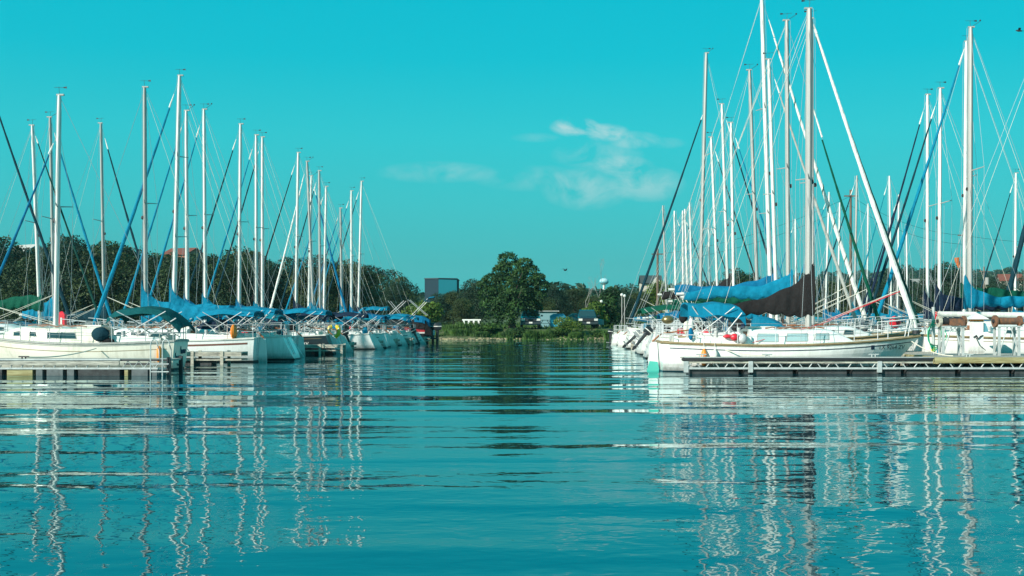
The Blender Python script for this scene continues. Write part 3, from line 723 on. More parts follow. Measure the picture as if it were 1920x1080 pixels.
for i, (b, t, ty, dd, ss, jb, cv, lab) in enumerate([
  (1252, 1243, 385, 84, 1, None, 'blue', 'small sailboat with the mast nearest the open channel, right pier'),
  (1268, 1265, 395, 79.5, 1, 'blue', 'blue2', 'small sailboat with blue slanted jib, second mast from the channel'),
  (1281, 1280, 395, 76, 1, 'dteal', 'navyc', 'small sailboat with dark slanted jib, third mast from the channel'),
  (1291, 1284, 392, 73, 1, None, 'blue', 'small sailboat with leaning bare mast, fourth from the channel'),
  (1299, 1293, 380, 70, 1, None, 'green', 'small sailboat with green cover, right beside the tall channel mast'),
  (1332, 1328, 412, 88, 1, 'blackc', 'blue', 'small far sailboat just right of the tall channel mast'),
  (1547, 1555, 360, 80, -1, 'blue', 'blue2', 'far sailboat with leaning mast and blue jib, behind the white furled jib'),
  (1570, 1574, 380, 86, -1, None, 'blue', 'far sailboat with short mast beside the wooden utility pole'),
  (1600, 1605, 330, 72, -1, 'dteal', 'blue', 'far sailboat with tall mast just right of the wooden utility pole'),
  (1625, 1627, 382, 89, -1, None, 'navyc', 'far sailboat between the utility pole and the white furled jib'),
  (1671, 1667, 330, 76, -1, 'teal', 'blue', 'far sailboat whose teal jib crosses behind the blue jib'),
  (1682, 1685, 365, 83, -1, 'navyc', 'blue2', 'far sailboat just right of the white furled jib'),
  (1494, 1492, 410, 92, -1, 'blue', 'teal', 'far sailboat with teal cover behind the black sail cover'),
  (1702, 1700, 420, 92, -1, None, 'blue', 'far sailboat with the shortest mast right of the white furled jib')]):
    FB.append(dict(base=b, top=(t, ty), d=dd, L=6.6 if ty > 370 else 7.2, s=ss, jib=jb, cover=(cv, .6), trans=.3 if ss > 0 else -.1, label=lab, lod=2, group=GF, mr=.07, rudder=(.3 if i % 2 else 0), outboard=((-.2, .3, 5) if i == 0 else None)))
for q in LB: q.setdefault('group', GL)
for q in RB: q.setdefault('group', GR)
boats = {}
for q in LB+RB+FB:
    q.setdefault('yaw', rnd.uniform(-2.5, 2.5) if q['lod' if 'lod' in q else 'd'] not in (0,) else -1.0)
    boats[q['base']] = make_boat(q)
# writing on the hulls
hull_text(boats[1514], 'TX 9264 ZV', 7.2, .69, .19, 'black', 1, -1, 1)
H_ = root_H[boats[1514].name]; mb = MB(); mb.quad(*[(x, -(H_.yx(x, z)+.007), z) for x, z in ((6.46, .69), (6.58, .69), (6.58, .82), (6.46, .82))]); mb.build('sticker', M['navy'], boats[1514])
hull_text(boats[447], 'Destiny', 1.35, .42, .36, 'whitec', -1, 1, -1)
b1 = boats[103]
def transom_script(root, z, y0, w, h, seed, nm):
    # an illegible painted script on the transom
    H = root_H[root.name]; q = random.Random(seed); mb = MB(); pts = []; N = 34
    for i in range(N+1):
        u = i/N; zz = z+h*(.5+.5*math.sin(i*1.25+.8*math.sin(i*.7)))*(1.2 if i < 5 else .7)
        k = (zz-H.zb)/(H.zs(0)-H.zb); pts.append((-H.tr*(1-k)-.01, y0-w*(u-.5)+.02*math.sin(i*1.7), zz))
    mb.path(pts, .014, 4); mb.build(nm, M['navy'], root)
transom_script(b1, .50, -.25, .55, .20, 1, 'boat_name')
transom_script(b1, .30, .22, .62, .20, 2, 'boat_name')
transom_script(b1, .12, .0, .55, .07, 3, 'home_port')
# ------------------------------------------------------------------ water, shore, hills
def water():
    m = bpy.data.materials.new('lake_water'); m.use_nodes = True; nt = m.node_tree; L = nt.links
    nt.nodes.remove(nt.nodes['Principled BSDF'])
    df = nt.nodes.new('ShaderNodeBsdfDiffuse'); df.inputs[0].default_value = (0, .030, .046, 1)
    gl = nt.nodes.new('ShaderNodeBsdfGlossy'); gl.inputs[0].default_value = (.80, .97, .98, 1); gl.inputs['Roughness'].default_value = .015
    fr = nt.nodes.new('ShaderNodeFresnel'); fr.inputs['IOR'].default_value = 2.7
    ms = nt.nodes.new('ShaderNodeMixShader'); L.new(fr.outputs[0], ms.inputs[0]); L.new(df.outputs[0], ms.inputs[1]); L.new(gl.outputs[0], ms.inputs[2])
    L.new(ms.outputs[0], nt.nodes['Material Output'].inputs[0])
    g = nt.nodes.new('ShaderNodeNewGeometry')
    def noise(scale, stretch, detail, rough=.5, dist=0, rot=0):
        mp = nt.nodes.new('ShaderNodeMapping'); mp.inputs['Scale'].default_value = (*stretch, 1); mp.inputs['Rotation'].default_value = (0, 0, R(rot)); L.new(g.outputs['Position'], mp.inputs[0])
        n = nt.nodes.new('ShaderNodeTexNoise'); n.inputs['Scale'].default_value = scale; n.inputs['Detail'].default_value = detail; n.inputs['Roughness'].default_value = rough; n.inputs['Distortion'].default_value = dist
        L.new(mp.outputs[0], n.inputs['Vector']); return n.outputs[0]
    # the ripples die away in the lee of the docks and come in wind patches
    sp = nt.nodes.new('ShaderNodeSeparateXYZ'); L.new(g.outputs['Position'], sp.inputs[0])
    lee = nt.nodes.new('ShaderNodeMapRange'); lee.interpolation_type = 'SMOOTHSTEP'
    for i_, v_ in zip((1, 2, 3, 4), (9, 27, 1.0, .34)): lee.inputs[i_].default_value = v_
    L.new(sp.outputs[1], lee.inputs[0])
    pat = nt.nodes.new('ShaderNodeMapRange'); L.new(noise(.16, (.6, 1), 2), pat.inputs[0])
    for i_, v_ in zip((1, 2, 3, 4), (.36, .64, .45, 1.25)): pat.inputs[i_].default_value = v_
    calm = nt.nodes.new('ShaderNodeMath'); calm.operation = 'MULTIPLY'; L.new(lee.outputs[0], calm.inputs[0]); L.new(pat.outputs[0], calm.inputs[1])
    prev = None
    for sc, st, de, ro, rot, h in WAVES:
        n = noise(sc, st, de, ro, .15, rot)
        bp = nt.nodes.new('ShaderNodeBump'); bp.inputs['Strength'].default_value = 1; bp.inputs['Distance'].default_value = h
        L.new(n, bp.inputs['Height'])
        if sc > 1: L.new(calm.outputs[0], bp.inputs['Strength'])
        if prev: L.new(prev, bp.inputs['Normal'])
        prev = bp.outputs[0]
    for n_ in (gl, fr): L.new(prev, n_.inputs['Normal'])
    mb = MB(); mb.quad((-320, -40, 0), (320, -40, 0), (320, 112, 0), (-320, 112, 0))
    o = mb.build('water', m); tag(o, 'teal rippled lake water reflecting the masts', 'water', kind='structure')
WAVES = [  # scale, stretch, detail, roughness, rotation, height
 (.19, (.28, 1.0), 1.0, .5, 7, .15),
 (.60, (.15, 1.0), 1.0, .5, -3, .068),
 (1.5, (.32, 1.0), 1.0, .5, -6, .019),
 (4.4, (.75, 1.0), 2.0, .5, 5, .0060),
]
water()

def fbm(x, y, seed=0):
    v = 0; a = 1; r = np.random.RandomState(seed)
    for k in range(6):
        f = .011*2**k; p = r.uniform(0, 6.28, 4); th = r.uniform(0, 3.14)
        v = v + a*np.sin((x*math.cos(th)+y*math.sin(th))*f*6+p[0])*np.sin((-x*math.sin(th)+y*math.cos(th))*f*5+p[1]); a *= .55
    return v
SHY = 107.0
def ground_z(x, y):
    x = np.asarray(x, float); y = np.asarray(y, float)
    e = SHY+1.2*np.sin(x*.23)+.6*np.sin(x*.71+1)
    z = np.clip((y-e+1.0)/3.6, -.45, 1)*1.0
    z = z+np.clip((y-118)/60, 0, 1)*1.2
    hill = np.clip((y-170)/560, 0, 1)**1.25
    side = 15.5+3.5*np.exp(-((x-120)/120)**2)+4*np.exp(-((x+160)/120)**2)-7.0*np.exp(-((x+15)/70)**2)+12.0*np.clip((x-120)/120, 0, 1)
    z = z+hill*(side+1.6*fbm(x, y, 3))
    z = z - np.clip((y-760)/900, 0, 1)*30
    return z
def terrain():
    ys = np.concatenate([np.linspace(103, 122, 40), np.linspace(124, 240, 40), np.linspace(245, 900, 70), np.linspace(915, 1000, 5)])
    us = np.linspace(-1, 1, 161)
    X = []; Y = []
    xs = np.sign(us)*np.abs(us)**1.5*700
    XX, YY = np.meshgrid(xs, ys); ZZ = ground_z(XX, YY)
    v = np.stack([XX, YY, ZZ], -1).reshape(-1, 3); nx = len(xs); ny = len(ys)
    i = np.arange(nx-1)[None, :]+np.arange(ny-1)[:, None]*nx
    f = np.stack([i, i+1, i+nx+1, i+nx], -1).reshape(-1, 4)
    me = bpy.data.meshes.new('ground'); me.from_pydata(v.tolist(), [], f.tolist()); me.polygons.foreach_set('use_smooth', [True]*len(me.polygons))
    me.materials.append(mat('shore_ground', (.085, .11, .034), .95, col2=(.045, .062, .022), scale=.5, bump=.6, bscale=6, world=True))
    o = link('ground', me); tag(o, 'grassy shore and low hills behind the harbour', 'ground', kind='structure')
terrain()
mb = MB(); N = 30
for i in range(N):
    xa, xb = -60+120*i/N, -60+120*(i+1)/N
    mb.quad((xa, 112.4, float(ground_z(xa, 112.4))+.03), (xb, 112.4, float(ground_z(xb, 112.4))+.03), (xb, 117.5, float(ground_z(xb, 117.5))+.03), (xa, 117.5, float(ground_z(xa, 117.5))+.03))
tag(mb.build('road', mat('worn_asphalt', (.16, .155, .14), .9, col2=(.10, .10, .09), scale=1.5)), 'pale asphalt parking lane along the shore', 'road', kind='structure')

# ------------------------------------------------------------------ trees
def leaves(lobes, n, size, seed, shell=.35, droop=0.):
    r = np.random.RandomState(seed); w = np.array([l[3]*l[4]+l[4]*l[5] for l in lobes], float); w /= w.sum()
    idx = r.choice(len(lobes), n, p=w); lo = np.array(lobes, float)[idx]
    dv = r.normal(size=(n, 3)); dv /= np.linalg.norm(dv, axis=1)[:, None]
    dv[:, 2] = np.where((dv[:, 2] < -.3) & (r.rand(n) < .6), -dv[:, 2], dv[:, 2])
    rad = 1-shell*r.rand(n)**1.6+r.normal(size=n)*.05
    bump = 1+.16*np.sin(dv[:, 0]*7+lo[:, 0]*3)*np.sin(dv[:, 1]*6+1)*np.sin(dv[:, 2]*8+lo[:, 2]*2)
    c = lo[:, :3]+dv*lo[:, 3:6]*(rad*bump)[:, None]; c[:, 2] -= droop*r.rand(n)
    nr = dv*.8+r.normal(size=(n, 3))*.75+np.array([0, 0, .35]); nr /= np.linalg.norm(nr, axis=1)[:, None]
    t = np.cross(nr, r.normal(size=(n, 3))); t /= np.linalg.norm(t, axis=1)[:, None]; b = np.cross(nr, t)
    s = size*(.55+.9*r.rand(n))[:, None]
    q = np.stack([c-t*s, c-b*s*.55+t*s*.1, c+t*s, c+b*s*.55+t*s*.1], 1).reshape(-1, 3)
    return q
def leaf_mesh(name, q, m):
    n = len(q)//4; me = bpy.data.meshes.new(name)
    me.vertices.add(len(q)); me.vertices.foreach_set('co', q.astype(np.float32).ravel())
    me.loops.add(len(q)); me.loops.foreach_set('vertex_index', np.arange(len(q), dtype=np.int32))
    me.polygons.add(n); me.polygons.foreach_set('loop_start', np.arange(0, len(q), 4, dtype=np.int32))
    me.update(calc_edges=True); me.validate(); me.materials.append(m); return me
def trunk(h, r, limbs, seed, mk='bark'):
    q = random.Random(seed); mb = MB(); pts = [(0, 0, -.3)]; x = y = 0
    for i in range(1, 7): x += q.uniform(-.12, .12); y += q.uniform(-.12, .12); pts.append((x, y, h*i/6))
    mb.path(pts, [r*1.5, r, r*.85, r*.72, r*.6, r*.45, r*.25], 8)
    for i in range(limbs):
        k = q.randint(2, 5); p = Vector(pts[k]); a = q.uniform(0, 6.28); l = h*q.uniform(.3, .55)
        e = p+Vector((math.cos(a)*l*.75, math.sin(a)*l*.75, l*.7)); mid = p.lerp(e, .5)+Vector((0, 0, -.1*l))
        mb.path([p, mid, e], [r*.45, r*.28, r*.08], 6)
    me = mb
    return me
def tree_proto(name, label, cat, h, w, nl, size, lm, seed, group=None, nlob=9, loc=(0, 0, 0), base=.25):
    q = random.Random(seed); root = thing(name, label, cat, loc, 0, group)
    trunk(h*.75, .028*h, 7, seed).build('trunk', M['bark'], root, True)
    lob = [(0, 0, h*.62, w*.30, w*.30, h*.34)]
    for i in range(nlob):
        a = i*2.4+q.uniform(-.5, .5); u = q.random(); rr = w*.5*(.35+.35*q.random()); z = h*(base+.12+(.78-base)*u)
        k = w*.5*(.62*(1-abs(u-.35)*.9))
        lob.append((math.cos(a)*k, math.sin(a)*k, z, rr, rr, rr*.8))
    link('crown', leaf_mesh('crown', leaves(lob, nl, size, seed), lm), root)
    return root
WG, WL = 'dense trees of the wood behind the left pier', 'dark leafy tree in the dense wood behind the left pier'
protos = [tree_proto('oak_tree', WL, 'tree', 8.2, 8.0, 12500, .135, M['leafd'], 21, WG, 11, base=.05),
          tree_proto('oak_tree', WL, 'tree', 7.4, 7.4, 11500, .135, M['leafo'], 22, WG, 10, base=.05),
          tree_proto('oak_tree', WL, 'tree', 9.0, 7.0, 12500, .135, M['leafb'], 23, WG, 12, base=.05)]
used = [0, 0, 0]
def place_tree(k, x, y, sc, rz, label=None, group=None):
    z = float(ground_z(x, y))-.1
    if not used[k]: o = protos[k]; used[k] = 1; o.location = (x, y, z); o.rotation_euler.z = rz; o.scale = (sc,)*3
    else: o = dup(protos[k], (x, y, z), rz, scale=(sc,)*3)
    if label: o['label'] = label
    if group: o['group'] = group
    return o
# skyline of the left wood: photo x -> top y
SK = [(-80, 452), (0, 458), (60, 470), (110, 455), (200, 463), (260, 468), (330, 474), (400, 466), (450, 474), (520, 486), (620, 494), (680, 496), (730, 500), (775, 506), (800, 540)]
def sky_y(x): return float(np.interp(x, [a for a, _ in SK], [b for _, b in SK]))
q = random.Random(5)
for row, d0 in enumerate((124, 136, 148)):
    x = -110+row*22
    while x < 790:
        d = d0+q.uniform(-3, 3); k = q.randint(0, 2); ptop = sky_y(x)+(14 if row == 0 else 0)+q.choice((-6, 0, 3, 6, 14, 20)); hh = EYE+(HY-ptop)/F0*d
        gz = float(ground_z((x-HX)/F0*d, d)); nat = (8.2, 7.4, 9.0)[k]*.985
        if x > 760 and row > 0: break
        place_tree(k, (x-HX)/F0*d, d, (hh-gz)/nat, q.uniform(0, 6.28)); x += q.uniform(60, 88)
# lower trees between the wood and the big tree, and beside the parked cars
MG = 'low dark trees behind the big shore tree'; ML = 'low dark tree behind the big rounded shore tree'
for px, pt, d in ((822, 558, 122), (850, 543, 130), (885, 536, 128), (865, 556, 121), (1040, 540, 138), (1078, 537, 146), (1110, 552, 131), (1020, 556, 128), (1150, 560, 134), (1195, 545, 142), (1170, 552, 130)):
    gz = float(ground_z((px-HX)/F0*d, d)); place_tree(q.randint(0, 2), (px-HX)/F0*d, d, (EYE+(HY-pt)/F0*d-gz)/8.1, q.uniform(0, 6.28), ML, MG)
RG, RL = 'trees behind the right pier', 'leafy tree behind the masts of the right pier'
for px, pt, d in ((1235, 533, 170), (1385, 507, 150), (1418, 525, 156), (1270, 545, 160), (1310, 540, 165), (1345, 528, 160), (1545, 522, 170), (1590, 528, 160), (1640, 523, 165), (1690, 515, 158), (1740, 522, 150), (1782, 508, 146), (1830, 532, 160), (1880, 538, 150), (1930, 530, 155), (1480, 540, 165), (1500, 535, 150), (1655, 540, 145), (1860, 530, 175), (1990, 528, 160)):
    gz = float(ground_z((px-HX)/F0*d, d)); place_tree(q.randint(0, 2), (px-HX)/F0*d, d, (EYE+(HY-pt)/F0*d-gz)/8.1, q.uniform(0, 6.28), RL, RG)
# the big rounded tree on the shore
bt = thing('shore_tree', 'big rounded dark green tree alone on the bank at the channel end', 'tree', (.05, 110.2, 1.0)); bt.scale = (1.06, 1.06, 1.03)
trunk(5.2, .26, 9, 4).build('trunk', M['bark'], bt, True)
lob = [(0, .3, 3.4, 1.7, 1.5, 1.9), (-.45, 0, 6.25, .85, .8, .75), (-.75, -.1, 5.5, .75, .7, .55), (-1.15, .1, 5.15, .7, .8, .65), (.25, -.2, 5.6, .6, .6, .55), (1.0, 0, 5.95, .8, .75, .5), (1.55, .1, 5.3, .8, .8, .55), (.75, -.4, 4.95, .75, .7, .55),
       (-1.85, 0, 4.35, .85, .8, .65), (-2.55, .1, 3.95, .6, .7, .6), (-1.0, -.6, 4.3, .85, .7, .65), (2.2, .1, 4.5, .75, .8, .6), (2.55, .0, 3.75, .75, .8, .6), (1.6, -.5, 4.1, .8, .7, .6), (.2, -.8, 4.1, .8, .7, .65), (-2.3, -.1, 3.1, .8, .8, .65), (-1.4, -.7, 3.3, .85, .7, .7),
       (-.3, -1.1, 3.0, .9, .7, .7), (.9, -.9, 3.2, .85, .7, .65), (2.1, -.1, 2.9, .95, .9, .7), (-2.0, -.4, 2.1, .95, .8, .8), (-1.0, -1.0, 2.1, .9, .8, .75), (.2, -1.1, 1.9, .9, .8, .8), (1.4, -.3, 2.2, .9, .7, .7), (-1.5, -.7, 1.1, .9, .8, .75), (-.4, -1.0, .95, .9, .7, .7), (1.9, .5, 1.8, .8, .7, .7)]
link('crown', leaf_mesh('crown', leaves(lob, 17000, .105, 8, .28), M['leafm']), bt)
# bright small trees
for nm, lab, px, d, h, w, se in (('magnolia_tree', 'bright yellow green bushy tree right of the two dark cars', 1118, 119, 2.8, 3.0, 31), ('magnolia_tree', 'small conical dark tree with pale blossoms under the water tower', 1145, 121, 4.0, 2.7, 32),
                                 ('lime_tree', 'bright lime green sapling behind the boats with crossed canopy poles', 795, 112, 2.6, 3.4, 33), ('lime_tree', 'tall bright green tree left of the dark jib over the channel', 1238, 150, 5.0, 4.6, 34)):
    x = (px-HX)/F0*d; tree_proto(nm, lab, 'tree', h, w, 3500, .13, M['leafl' if 'lime' in nm or 'bright' in lab else 'leafm'], se, None, 8, (x, d, float(ground_z(x, d))), base=.1)
# far wooded ridge: one mass
def far_wood():
    r = np.random.RandomState(6); n = 3600
    y = 175+(r.rand(n)**.8)*600; x = (r.rand(n)*2-1)*(.62*y+30)
    z = ground_z(x, y); s = 2.2+2.4*r.rand(n)
    K = 100; dv = r.normal(size=(n, K, 3)); dv /= np.linalg.norm(dv, axis=2)[..., None]; dv[..., 2] = np.abs(dv[..., 2])*1.1-.15
    c = np.stack([x, y, z+s*.35], 1)[:, None, :]+dv*s[:, None, None]*(.75+.35*r.rand(n, K, 1))
    nr = dv+r.normal(size=(n, K, 3))*.5; nr /= np.linalg.norm(nr, axis=2)[..., None]
    t = np.cross(nr, r.normal(size=(n, K, 3))); t /= np.linalg.norm(t, axis=2)[..., None]; b = np.cross(nr, t)
    k = (s[:, None, None]*(.10+.12*r.rand(n, K, 1)))
    q = np.stack([c-t*k, c-b*k*.7, c+t*k, c+b*k*.7], 2).reshape(-1, 3)
    o = link('far_woods', leaf_mesh('far_woods', q, M['leaff'])); tag(o, 'far wooded ridge along the horizon behind the harbour', 'woods', kind='stuff')
far_wood()
def dead_tree(px, d, h, se):
    x = (px-HX)/F0*d; root = thing('bare_tree', {1: 'tall bare pale tree left of the water tower', 2: 'short bare pale tree, left one of the two leafless trees'}[se], 'tree', (x, d, float(ground_z(x, d))))
    q = random.Random(se); mb = MB(); tips = []
    def grow(p, dr, l, r, lev):
        e = p+dr*l; mb.path([p, p.lerp(e, .5)+Vector((q.uniform(-.05, .05), 0, 0))*l, e], [r, r*.8, r*.6], 5)
        if lev == 0: return
        for _ in range(3 if lev > 1 else 4):
            a = q.uniform(0, 6.28); v = (dr+Vector((math.cos(a), math.sin(a)*.6, .25))*q.uniform(.35, .7)).normalized(); grow(p.lerp(e, q.uniform(.6, 1)), v, l*q.uniform(.42, .6), r*.5, lev-1)
    grow(Vector((0, 0, 0)), Vector((.02, 0, 1)), h*.55, .05, 4); mb.build('branches', M['paleb'], root, True)
dead_tree(1124, 124, 7.0, 1); dead_tree(1097, 125, 5.0, 2)
# bushes and reeds on the bank
def bush(name, label, px, d, h, w, n, lm, se, reed=False):
    d -= .35; w *= 1.1; h *= (.5+.55*((se*37) % 10)/10) if 'blossom' not in label else 1; n = int(n*.8); x = (px-HX)/F0*d; z = max(.05, float(ground_z(x, d))); r = np.random.RandomState(se)
    if reed:
        m = n; a = r.rand(m)*6.28; rr = w*.5*np.sqrt(r.rand(m)); bx, by = np.cos(a)*rr, np.sin(a)*rr*.6; hh = h*(.55+.5*r.rand(m)); le = r.normal(size=(m, 2))*.22*h; ww = .022+.02*r.rand(m)
        q = np.stack([np.stack([bx-ww, by, 0*bx-.1], 1), np.stack([bx+ww, by, 0*bx-.1], 1), np.stack([bx+le[:, 0]*.5+ww*.8, by+le[:, 1]*.5, hh*.65], 1), np.stack([bx+le[:, 0], by+le[:, 1], hh], 1)], 1).reshape(-1, 3)
    else:
        qq = random.Random(se); lob = [(qq.uniform(-.4, .4)*w, qq.uniform(-.3, .3)*w, h*qq.uniform(.3, .7), w*.28, w*.25, h*.34) for _ in range(7)]
        q = leaves(lob, n, .075, se, .45)
    o = link(name, leaf_mesh(name, q, lm), None, (x, d, z)); tag(o, label, 'bush' if not reed else 'reeds', 'bushes and reeds on the channel bank')
BN = [(852, 107.4, 1.45, 1.7, 'leafy', 1, 'reed tuft at the left end of the bank, beside the powerboat'), (880, 107.3, 1.1, 2.2, 'leafy', 1, 'reeds in front of the white slatted bench'), (905, 107.4, 1.2, 1.8, 'leafy', 0, 'leafy bush left of the yellow mooring post'),
      (948, 107.3, 1.0, 1.6, 'leafy', 1, 'reeds right of the yellow mooring post'), (996, 107.2, .95, 1.1, 'leafy', 1, 'reed tuft in front of the left dark car'), (1028, 107.4, .8, 1.4, 'leafy', 1, 'reeds between the left dark car and the blossoming bush'),
      (1066, 108.0, 1.75, 2.0, 'leafl', 0, 'tall yellow blossoming bush between the two dark cars'), (1046, 107.4, .95, 1.5, 'leafy', 0, 'low green bush below the blue dumpster'), (1080, 107.3, .8, 1.0, 'leafy', 1, 'short reeds left of the right dark car'),
      (1133, 108.2, 1.2, 1.9, 'leafy', 0, 'green bush at the right end of the bank'), (1148, 107.4, 1.5, 1.3, 'leafy', 1, 'reeds beside the last boats of the right pier'), (862, 106.5, .7, 1.6, 'leafy', 1, 'low reeds at the water edge left of the white bench'), (898, 106.5, .6, 1.7, 'leafy', 1, 'low reeds at the water edge below the white bench'), (925, 107.6, 1.0, 1.3, 'leafm', 0, 'dark bush under the big rounded tree'), (965, 107.6, 1.0, 1.4, 'leafm', 0, 'shaded bush at the foot of the big rounded tree')]
for i, (px, d, h, w, lm, reed, lab) in enumerate(BN): bush('reed_clump' if reed else 'bank_bush', lab, px, d, h, w, 700 if reed else 2600, M[lm], 50+i, reed)
# undergrowth under the trees, and the stones of the bank
r = np.random.RandomState(3); n = 26000; X = r.uniform(-62, 62, n); Y = 106.1+r.rand(n)**2.1*34; keep = ~((Y > 111.6) & (Y < 118.2)); X, Y = X[keep], Y[keep]; n = len(X); Z = ground_z(X, Y)
hh = .12+.30*r.rand(n)**2; le = r.normal(size=(n, 2))*.12; ww = .03+.04*r.rand(n)
g4 = np.stack([np.stack([X-ww, Y, Z-.05], 1), np.stack([X+ww, Y, Z-.05], 1), np.stack([X+le[:, 0]*.5+ww, Y+le[:, 1], Z+hh*.6], 1), np.stack([X+le[:, 0], Y+le[:, 1], Z+hh], 1)], 1).reshape(-1, 3)
tag(link('grass', leaf_mesh('grass', g4, M['leafy'])), 'grass along the channel bank', 'grass', kind='stuff')
mb = MB(); q = random.Random(9)
for i in range(330):
    x = q.uniform(-40, 40) if i > 260 else q.uniform(-6.5, 9.5); y = SHY+1.2*math.sin(x*.23)+.6*math.sin(x*.71+1)+q.uniform(-1.15, -.55); s_ = q.uniform(.05, .17)
    mb.ball((x, y, max(-.02, float(ground_z(x, y)))+.02), (s_*q.uniform(.8, 1.6), s_, s_*q.uniform(.5, .8)), 6, 4)
tag(mb.build('rubble', mat('bank_stone', (.30, .25, .14), .9, var=.6, scale=4, world=True)), 'tan stones along the waterline of the bank', 'stones', kind='stuff')
# ------------------------------------------------------------------ docks
def cleat(mb, c):
    mb.tube((c[0]-.05, c[1], c[2]), (c[0]-.05, c[1], c[2]+.06), .02); mb.tube((c[0]+.05, c[1], c[2]), (c[0]+.05, c[1], c[2]+.06), .02); mb.tube((c[0]-.15, c[1], c[2]+.07), (c[0]+.15, c[1], c[2]+.07), .02)
def truss_dock(label, x0, x1, y0, wid, z, split=None):
    t = thing('truss_dock', label, 'dock', (x0, y0, 0)); Lx = x1-x0
    mb = MB(); mb.box((Lx/2, wid/2, z-.02), (Lx-.02, wid-.06, .04)); mb.build('deck', M['plank'], t)
    sp = (split if split else x1)-x0
    mb = MB(); mb.path([(-.08, -.03, z-.055), (-.05, -.045, z-.05), (sp-.03, -.045, z-.05)], [.03, .05, .05], 8); mb.build('bumper', M['black'], t, True)
    mb = MB(); mb.box((sp/2, -.006, z-.135), (sp-.04, .05, .06)); mb.build('fascia', M['timberw'], t)
    mb = MB(); mb.box((sp/2, -.03, z+.008), (sp, .06, .02)); mb.build('deck_edge', M['galv'], t)
    if split:
        mb = MB(); mb.box((sp+(Lx-sp)/2, -.02, z-.075), (Lx-sp-.06, .07, .17)); mb.build('timber_beam', M['timber'], t)
    mb = MB(); zl = .17
    mb.box((Lx/2, 0, zl), (Lx, .06, .055)); mb.box((Lx/2, wid-.06, zl), (Lx, .06, .055))
    x = .1; i = 0; q = random.Random(4)
    while x < Lx-.3:
        w = .26
        mb.tube((x, .0, zl), (x+w*.45, .0, z-.16), .016, n=4) if i % 2 == 0 else mb.tube((x, .0, z-.16), (x+w*.45, .0, zl), .016, n=4)
        mb.tube((x+.1, wid-.06, zl if i % 2 else z-.12), (x+.28, wid-.06, z-.12 if i % 2 else zl), .016, n=4)
        x += w+q.uniform(-.02, .12); i += 1
    mb.build('truss', M['galv'], t)
    for k in range(int(Lx/1.15)+1):
        if k % 3 == 0 or k in (1,):
            mb = MB(); mb.box((.05+k*1.9 if .05+k*1.9 < Lx else Lx-.05, -.012, z/2+.02), (.13, .08, z-.06)); mb.build('post', M['galv'], t)
    for k in range(int(Lx/1.6)):
        mb = MB(); mb.box((.9+k*1.6, wid/2, .02), (1.42, wid-.14, .22)); mb.build('float', M['float_'], t)
    for xx in (.5+.155*0, 2.45, 5.6, 8.4):
        if xx < Lx: mb = MB(); cleat(mb, (xx+.02, .12, z+.02)); mb.build('cleat', M['galv'], t, True)
    return t
truss_dock('long galvanised truss dock in front of the white sailboat, timber faced at its right end', 5.08, 21.0, 34.6, 1.0, .485, 12.42)
# wide pier head to the right and its long walkway
mb = MB(); t = thing('pier_head', 'wide grey plank pier head behind the timber faced dock', 'dock', (13.1, 35.62, 0))
mb.box((4, 2.1, .44), (8.0, 4.2, .07)); mb.build('deck', M['plank'], t)
mb = MB(); mb.box((-.03, 2.1, .36), (.06, 4.2, .22)); mb.build('fascia', M['timber'], t)
for i in range(4): mb = MB(); mb.box((1+i*2, 2.1, .1), (1.5, 3.6, .3)); mb.build('float', M['float_'], t)
def walkway(label, p0, p1, wid, z=.47):
    p0 = Vector((*p0, 0)); p1 = Vector((*p1, 0)); L = (p1-p0).length; a = math.atan2(p1.y-p0.y, p1.x-p0.x)
    t = thing('walkway', label, 'dock', p0, a)
    mb = MB(); mb.box((L/2, 0, z), (L, wid, .06)); mb.build('deck', M['plank'], t)
    for sd in (-1, 1): mb = MB(); mb.box((L/2, sd*(wid/2+.03), z-.08), (L, .05, .18)); mb.build('fascia', M['timberw'], t)
    for i in range(int(L/3.2)): mb = MB(); mb.box((1.6+i*3.2, 0, .1), (2.2, wid*.85, .3)); mb.build('float', M['float_'], t)
    return t
walkway('long floating walkway between the two rows of the right pier', (13.75, 39.85), (16.9, 106), 1.6)
walkway('long floating walkway between the two rows of the left pier', (-19.6, 33), (-13.6, 105.5), 1.7)
def finger(label, x0, x1, y, wid=.95, z=.45, gname='finger docks between the boats'):
    t = thing('finger_dock', label, 'dock', (min(x0, x1), y, 0), 0, gname); Lx = abs(x1-x0)
    mb = MB(); mb.box((Lx/2, 0, z), (Lx, wid, .05)); mb.build('deck', M['plank'], t)
    mb = MB()
    for sd in (-1, 1): mb.box((Lx/2, sd*(wid/2+.025), z-.05), (Lx, .045, .15))
    mb.build('fascia', M['timberw'], t)
    mb = MB()
    for sd in (-1, 1): mb.box((Lx/2, sd*(wid/2), .20), (Lx, .04, .06))
    mb.build('stringer', M['timberw'], t)
    for k in range(int(Lx/1.05)+1):
        for sd in (-1, 1):
            mb = MB(); mb.box((min(.06+k*1.05, Lx-.06), sd*(wid/2+.055), .2), (.11, .05, .62)); mb.build('post', M['timberw'], t)
    for k in range(int(Lx/1.8)): mb = MB(); mb.box((1+k*1.8, 0, .05), (1.2, wid*.8, .26)); mb.build('float', M['float_'], t)
    return t
sx = lambda d: -10.64+(d-38.4)*.085
rx = lambda d: 4.4+(d-36)*.048
